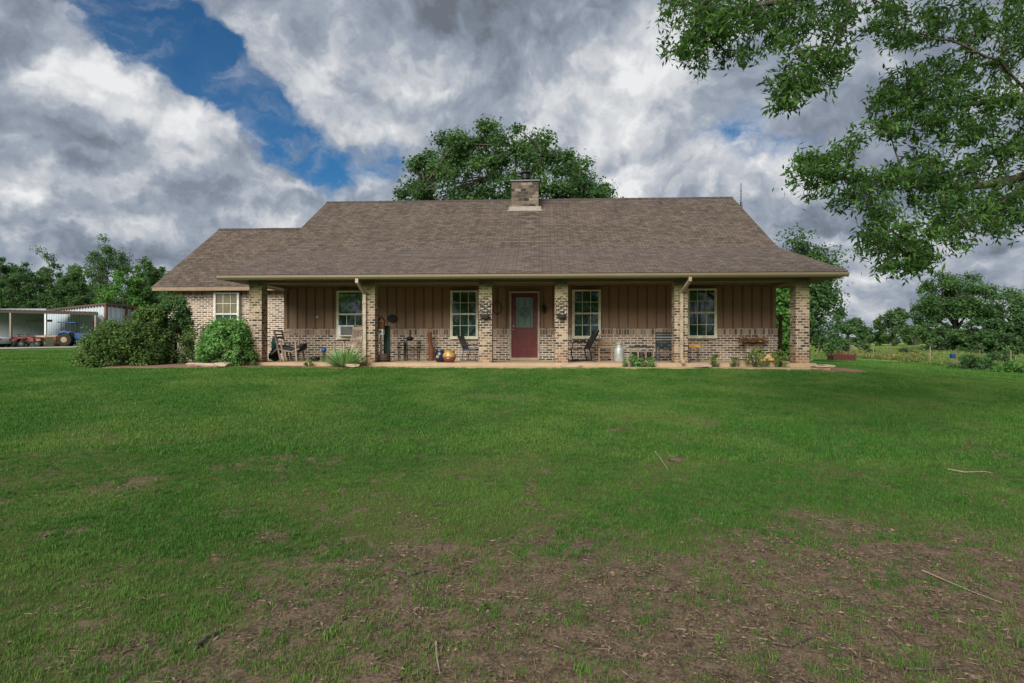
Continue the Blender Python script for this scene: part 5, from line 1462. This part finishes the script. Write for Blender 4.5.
# raised bed in rusty boards
t = thing('raised_planter', 'rusty red boarded raised planter near the far lawn edge', 'raised bed', tuple(at(841, 42)))
m = MB()
for k_ in range(3): m.box(-.72, .72, -.5, -.46, .02 + k_ * .15, .155 + k_ * .15); m.box(-.72, .72, .46, .5, .02 + k_ * .15, .155 + k_ * .15)
m.box(-.70, .70, -.459, .459, .0, .40); m.build('boards', M('rusty_red_boards', (.11, .03, .025), .8), t)
for sx_ in (-1, 1): MB().box(sx_ * .71 - .05, sx_ * .71 + .05, -.54, -.501, 0, .52).build('corner_post', REDWOOD, t)
rs = np.random.RandomState(8)
pp = np.stack([rs.uniform(-.65, .65, 260), rs.uniform(-.4, .4, 260), rs.uniform(.42, .68, 260)], 1)
leaf_obj('planting', pp, unit(rs.randn(260, 3) + np.array([0, 0, .6])), .10, .4, rs.rand(260), L_DRY, t, rs)

# weeds, brush along the fence (uncountable)
def weeds(name, label, samples, mat_, seed, leaf, h, kk=60, asp=.3):
    rs = np.random.RandomState(seed); P_ = []; N_ = []; Tn = []
    for px, d, sx_, hh in samples:
        x, y = W(px, d); z = H1(x, y)
        q = rs.randn(kk, 3) * np.array([sx_, sx_, 0]) * .5; q[:, 2] = np.abs(rs.rand(kk)) ** .8 * hh
        P_.append(np.array([x, y, z]) + q); N_.append(unit(rs.randn(kk, 3) + np.array([0, -.3, .2]))); Tn.append(np.clip(rs.uniform(.1, .8) + rs.randn(kk) * .2, 0, 1))
    o = leaf_obj(name, np.concatenate(P_), np.concatenate(N_), leaf, asp, np.concatenate(Tn), mat_, None, rs, droop=np.array([0, 0, 1.2]))
    return tag(o, label, 'weeds', kind='stuff')
rs = np.random.RandomState(12)
sm = []
for i in range(190):
    u = rs.rand() ** .9 * (len(fpts) - 1.01); a = fpts[int(u)]; b = fpts[int(u) + 1]; w_ = u - int(u)
    sm.append((a[0] + (b[0] - a[0]) * w_, a[1] + (b[1] - a[1]) * w_ + rs.uniform(.2, 3.5), .8, rs.uniform(.2, .6)))
weeds('tall_weeds', 'tall green weeds growing along the pasture fence', sm, L_WEED, 13, .22, 1, 60, .22)
sm = [(rs.uniform(850, 925), rs.uniform(42, 47) + 1.5, .8, rs.uniform(.35, .75)) for i in range(22)]
sm = [(px, np.interp(px, [q[0] for q in fpts], [q[1] for q in fpts]) + rs.uniform(.3, 2.2), s, h) for px, d, s, h in sm]
weeds('dry_weeds', 'reddish dry weeds behind the middle fence posts', sm, L_DRY, 14, .2, 1, 50, .16)
sm = [(rs.uniform(780, 1100), rs.uniform(50, 88), 1.6, rs.uniform(.06, .18)) for i in range(420)]
weeds('pasture_grass', 'long pale pasture grass beyond the fence', sm, L_WEED, 15, .3, 1, 40, .22)
def fieldbush(px, d, pytop, hw, mt, lab, sd_):
    rs = np.random.RandomState(sd_); p = at(px, d); top = zpx(pytop, d) - p.z; rx = hw / F * d
    t = thing('wild_bush', lab, 'bush', tuple(p), 0, 'wild bushes along the pasture fence'); k = 1500
    c = rs.randn(26, 3) * np.array([rx * .5, rx * .4, 0]); c[:, 2] = rs.uniform(.1, .8, 26) * top * np.exp(-(c[:, 0] / rx) ** 2 * .7)
    idx = rs.randint(0, 26, k); pp = c[idx] + unit(rs.randn(k, 3)) * rs.uniform(.1, 1, (k, 1)) * top * .26; pp[:, 2] = np.maximum(pp[:, 2], .03)
    leaf_obj('foliage', pp, unit(rs.randn(k, 3) + np.array([0, 0, .7])), .15, .55, np.clip(rs.rand(26)[idx] * .7 + rs.randn(k) * .2 + .1, 0, 1), mt, t, rs)
    m = MB()
    for q in range(6): m.tube([(0, 0, -.05), tuple(c[q])], [.03, .01], 5)
    m.build('stems', BARK, t)
fieldbush(968, 33.5, 354, 13, L_DARK, 'dark round bush at the lawn edge right of the blue box', 301)
fieldbush(985, 34, 357, 9, L_OAK, 'small dark bush between the round bush and leafy bush', 305)
fieldbush(1010, 29.5, 360, 13, L_BRIGHT, 'bright green leafy bush at the right end of the fence', 302)
fieldbush(834, 52, 346, 10, L_MID, 'pale bush behind the rusty raised planter', 303)
fieldbush(1000, 45, 350, 16, L_OAK, 'low wide bush in the pasture behind the fence', 304)
fieldbush(905, 62, 347, 9, L_MID, 'small rounded bush out in the middle of the pasture', 306)

# ================================================================== lawn grass, litter and sticks
def grass_mat(name, c0, c1, c2):
    m = bpy.data.materials.new(name); m.use_nodes = True; nt = m.node_tree; S.nt = nt
    b = nt.nodes['Principled BSDF']; b.inputs['Roughness'].default_value = .7; b.inputs['Specular IOR Level'].default_value = .05
    oi = nt.nodes.new('ShaderNodeObjectInfo'); rnd = S(oi.outputs['Random'])
    big = tnoise(geo_pos(), .55, 5, .6); t = attr('tint')
    c = mix(mrange(rnd * .55 + t * .45, .1, .9, 0, 1, False), c0, c1)
    c = mix(mrange(big, .42, .66, 0, .55), c, c2)
    nt.links.new(c.s, b.inputs['Base Color'])
    tr = nt.nodes.new('ShaderNodeBsdfTranslucent'); nt.links.new(c.s, tr.inputs[0])
    mx = nt.nodes.new('ShaderNodeMixShader'); mx.inputs[0].default_value = .35
    nt.links.new(b.outputs[0], mx.inputs[1]); nt.links.new(tr.outputs[0], mx.inputs[2]); nt.links.new(mx.outputs[0], nt.nodes['Material Output'].inputs[0])
    return m
G1 = grass_mat('grass_blades', (.040, .128, .027), (.135, .295, .056), (.215, .31, .080))
G2 = grass_mat('dry_grass', (.13, .11, .05), (.30, .25, .13), (.24, .22, .10))
LIT = M('dead_leaves', None, .9, lambda: mix(mrange(tnoise(geo_pos(), 40., 2, .5), .35, .65), (.055, .038, .026), (.26, .19, .125)))
hidden = bpy.data.collections.new('grass_sources')      # only a source for the instancer, not linked to the scene
def tuft(name, n, h0, h1, w, spread, mat_, seed, lean=.6):
    rs = np.random.RandomState(seed); vs = []; fs = []; tn = []
    for i in range(n):
        a = rs.uniform(0, 6.28); r_ = spread * rs.rand() ** .5; a2 = rs.uniform(0, 6.28); L = rs.uniform(h0, h1); le = rs.uniform(.1, 1) * lean
        b = np.array([r_ * math.cos(a), r_ * math.sin(a), -.005]); d = np.array([math.cos(a2), math.sin(a2), 0]); s_ = np.array([-d[1], d[0], 0]) * w / 2
        m1 = b + d * L * le * .35 + np.array([0, 0, L * .55]); e = b + d * L * le + np.array([0, 0, L * (1 - .35 * le)])
        o = len(vs); vs += [tuple(b - s_), tuple(b + s_), tuple(m1 + s_ * .8), tuple(m1 - s_ * .8), tuple(e)]
        fs += [(o, o + 1, o + 2, o + 3), (o + 3, o + 2, o + 4)]; q = rs.rand(); tn += [q, q]
    me = bpy.data.meshes.new(name); me.from_pydata(vs, [], fs); me.update(); me.materials.append(mat_)
    at_ = me.attributes.new('tint', 'FLOAT', 'FACE'); at_.data.foreach_set('value', np.array(tn, np.float32))
    o = bpy.data.objects.new(name, me); hidden.objects.link(o); return o
near = [tuft('grass_tuft', 15, .016, .046, .0042, .05, G1, s) for s in (1, 2, 3)]
mid = [tuft('grass_tuft', 22, .022, .052, .007, .10, G1, s) for s in (4, 5, 6)]
far = [tuft('grass_tuft', 24, .04, .085, .018, .22, G1, s) for s in (7, 8)]
dry = [tuft('grass_tuft', 9, .015, .05, .004, .06, G2, s, 1.3) for s in (9, 10)]
def leaf_src(seed):
    rs = np.random.RandomState(seed); vs = []; fs = []
    for i in range(5):
        c = np.array([rs.uniform(-.07, .07), rs.uniform(-.07, .07), rs.uniform(.0, .012)]); a = rs.uniform(0, 6.28); L = rs.uniform(.02, .055); w = L * rs.uniform(.3, .5)
        d = np.array([math.cos(a), math.sin(a), rs.uniform(-.3, .3)]); s_ = np.array([-d[1], d[0], rs.uniform(-.5, .5)])
        o = len(vs); vs += [tuple(c - d * L / 2), tuple(c + s_ * w / 2 + np.array([0, 0, .004])), tuple(c + d * L / 2), tuple(c - s_ * w / 2 + np.array([0, 0, .006]))]; fs.append((o, o + 1, o + 2, o + 3))
    for i in range(2):
        c = np.array([rs.uniform(-.07, .07), rs.uniform(-.07, .07), .006]); a = rs.uniform(0, 6.28); L = rs.uniform(.04, .16); d = np.array([math.cos(a), math.sin(a), .03]) * L / 2; s_ = np.array([-d[1], d[0], 0]); s_ = s_ / np.linalg.norm(s_) * .0022
        o = len(vs); vs += [tuple(c - d - s_), tuple(c + d - s_), tuple(c + d + s_), tuple(c - d + s_), tuple(c + np.array([0, 0, .006]))]; fs += [(o, o + 1, o + 4), (o + 1, o + 2, o + 4), (o + 2, o + 3, o + 4), (o + 3, o, o + 4)]
    me = bpy.data.meshes.new('dead_leaf_patch'); me.from_pydata(vs, [], fs); me.update(); me.materials.append(LIT)
    o = bpy.data.objects.new('dead_leaf_patch', me); hidden.objects.link(o); return o
lits = [leaf_src(s) for s in (21, 22, 23)]

def scatter(name, label, cat, pts, scl, srcs):
    """ground cover: one object, tufts instanced on its points"""
    n = len(pts)
    me = bpy.data.meshes.new(name); me.vertices.add(n); me.vertices.foreach_set('co', pts.reshape(-1).astype(np.float32))
    a = me.attributes.new('gs', 'FLOAT', 'POINT'); a.data.foreach_set('value', scl.astype(np.float32))
    ob = bpy.data.objects.new(name, me); COL.objects.link(ob)
    ng = bpy.data.node_groups.new(name + '_scatter', 'GeometryNodeTree')
    ng.interface.new_socket('Geometry', in_out='INPUT', socket_type='NodeSocketGeometry'); ng.interface.new_socket('Geometry', in_out='OUTPUT', socket_type='NodeSocketGeometry')
    N = ng.nodes; Lk = ng.links
    gi, go = N.new('NodeGroupInput'), N.new('NodeGroupOutput')
    jn = N.new('GeometryNodeJoinGeometry')
    g2i = N.new('GeometryNodeGeometryToInstance')
    for s_ in srcs:
        oi = N.new('GeometryNodeObjectInfo'); oi.inputs['Object'].default_value = s_; oi.inputs['As Instance'].default_value = True
        Lk.new(oi.outputs['Geometry'], g2i.inputs[0])
    iop = N.new('GeometryNodeInstanceOnPoints'); iop.inputs['Pick Instance'].default_value = True
    Lk.new(gi.outputs[0], iop.inputs['Points']); Lk.new(g2i.outputs[0], iop.inputs['Instance'])
    rv = N.new('FunctionNodeRandomValue'); rv.data_type = 'FLOAT_VECTOR'
    rv.inputs[0].default_value = (-.12, -.12, 0); rv.inputs[1].default_value = (.12, .12, 6.283)
    Lk.new(rv.outputs[0], iop.inputs['Rotation'])
    ri = N.new('FunctionNodeRandomValue'); ri.data_type = 'INT'; ri.inputs[4].default_value = 0; ri.inputs[5].default_value = len(srcs) - 1; ri.inputs['Seed'].default_value = 3
    Lk.new(ri.outputs[2], iop.inputs['Instance Index'])
    na = N.new('GeometryNodeInputNamedAttribute'); na.data_type = 'FLOAT'; na.inputs[0].default_value = 'gs'
    Lk.new(na.outputs[0], iop.inputs['Scale']); Lk.new(iop.outputs[0], go.inputs[0])
    md = ob.modifiers.new('scatter', 'NODES'); md.node_group = ng
    tag(ob, label, cat, kind='stuff'); return ob
def gz(x, y): return hgt(x, y) + (fbm(x, y, 0.7, 4) - .5) * 0.05 + (fbm(x, y, 4.0, 3) - .5) * 0.022
def sample(rs, d0, d1, dens, half=None):
    """points over the ground wedge the picture (and a step aside) sees"""
    half = half or (1.3 if d1 < 14 else .98)
    area = half * (d1 ** 2 - d0 ** 2); n = int(area * dens)
    d = np.sqrt(rs.uniform(d0 ** 2, d1 ** 2, n)); c = rs.uniform(-half, half, n) * d + rs.uniform(-.3, .3, n)
    return c * CY - d * SY, -17.5 + c * SY + d * CY, d
def clear(x, y):
    """keeps the lawn off the slab, beds and drive"""
    k = ~((x > -8.95) & (x < 9.0) & (y > -.60) & (y < 12.6))
    k &= ~((x > -14.2) & (x < -8.5) & (y > 4.1) & (y < 13.2)); k &= ~((x > -13.3) & (x < -8.8) & (y > -.9) & (y < 4.4)); k &= ~((x > -7.2) & (x < -5.1) & (y > -.95) & (y < 0)); k &= ~((x > 7.4) & (x < 8.9) & (y > -.7) & (y < .9))
    return k
rs = np.random.RandomState(77)
def lawn(name, label, rng, dens, srcs, s0, s1, thin=True):
    x, y, d = sample(rs, rng[0], rng[1], dens)
    k = clear(x, y)
    dv = dirt_at(x, y); clump = fbm(x + 50, y, 1.6, 4); fine = fbm(x, y + 60, 7.0, 3)
    prob = np.clip(1.0 - dv * 1.03 + (fine - .5) * .9 * (dv > .1), 0.0, 1) * np.clip(.7 + (clump - .42) * 1.8, .5, 1)
    prob = np.where(dv > .6, np.clip((fine - .42) * 2.2, 0.04, .6), prob)
    k &= rs.rand(len(x)) < prob
    x, y, d, clump = x[k], y[k], d[k], clump[k]
    sc = rs.uniform(s0, s1, len(x)) * (.7 + clump * .75)
    scatter(name, label, 'grass', np.stack([x, y, gz(x, y)], 1), sc, srcs)
lawn('lawn_grass', 'short green grass in the nearest part of the lawn', (1.9, 7.0), 1250, near, .45, .95)
lawn('lawn_grass', 'short green grass in the middle of the lawn', (7.0, 13.0), 430, mid, .6, 1.15)
lawn('lawn_grass', 'green grass in front of the porch', (13.0, 20.0), 230, mid, .7, 1.25)
lawn('lawn_grass', 'far green grass around the house', (20.0, 42.0), 34, far, .7, 1.15)
x, y, d = sample(rs, 1.9, 11, 200); dv = dirt_at(x, y); k = rs.rand(len(x)) < np.clip(dv * .6 + .08, 0, .6); x, y = x[k], y[k]
scatter('dry_grass', 'straw coloured dead grass over the worn lawn', 'dead grass', np.stack([x, y, gz(x, y)], 1), rs.uniform(.6, 1.3, len(x)), dry)
x, y, d = sample(rs, 1.9, 9.5, 160); dv = dirt_at(x, y); k = rs.rand(len(x)) < np.clip(dv * 1.1, 0.015, .95); x, y = x[k], y[k]
scatter('leaf_litter', 'brown dead leaves and bark bits on the bare soil', 'leaf litter', np.stack([x, y, gz(x, y)], 1), rs.uniform(.25, .95, len(x)) ** 1.2, lits)
weed = [tuft('weed_tuft', 26, .04, .085, .011, .07, G1, s, 1.2) for s in (31, 32)]
x, y, d = sample(rs, 1.9, 12.0, 26); k = clear(x, y) & (fbm(x + 9, y + 3, 1.3, 3) > .50) & (rs.rand(len(x)) < 1 - dirt_at(x, y)); x, y = x[k], y[k]
scatter('lawn_weeds', 'broader darker weed clumps standing out of the lawn', 'weeds', np.stack([x, y, gz(x, y)], 1), rs.uniform(.28, .7, len(x)), weed)
# fallen sticks one can point to
def stick(pxs, r0, label, mt=GREYWOOD, lift=.012):
    pts = []
    for px, py in pxs:
        # walk the view ray down to the ground
        lo, hi = 1.2, 30
        for _ in range(40):
            md_ = (lo + hi) / 2; x, y = W(px, md_)
            if CAM.z - (py - 341.5) / F * md_ > H1(x, y): lo = md_
            else: hi = md_
        x, y = W(px, lo); pts.append(Vector((x, y, float(gz(np.array([x]), np.array([y]))[0]) + lift)))
    o = pts[0].copy(); n = len(pts)
    ob = MB().tube([tuple(p - o) for p in pts], [r0 * (1 - .6 * i / (n - 1)) for i in range(n)], 6).build('fallen_stick', mt, None, tuple(o))
    tag(ob, label, 'stick', 'fallen sticks on the worn lawn')
stick([(196, 652), (208, 641), (218, 636), (229, 630)], .011, 'short dark stick on bare soil at lower left', BARK)
stick([(922, 573), (945, 583), (972, 594), (1002, 604)], .006, 'long thin pale stick lying at lower right')
stick([(655, 453), (661, 460), (668, 470)], .010, 'thin pale stick beside the brown clod on the lawn')
stick([(905, 668), (925, 669), (950, 668)], .010, 'dark stick on the bare patch at bottom right', BARK)
stick([(772, 643), (790, 646), (806, 640), (812, 636)], .008, 'crooked dark twig left of the bottom bare patch', BARK)
stick([(436, 645), (437, 660), (440, 676)], .006, 'pale upright lying twig at the bottom centre')
stick([(948, 470), (965, 473), (985, 472), (993, 474)], .010, 'pale curved stick on the grass at right')
stick([(395, 573), (415, 576), (437, 570)], .008, 'thin brown stick at the edge of the bare soil', BARK)
x, y = W(675, 6.9); rock('soil_clod', 'dark brown clod of leaves on the open lawn', 'clod', (x, y, H1(x, y)), (.08, .05, .02), BARREL, 55)
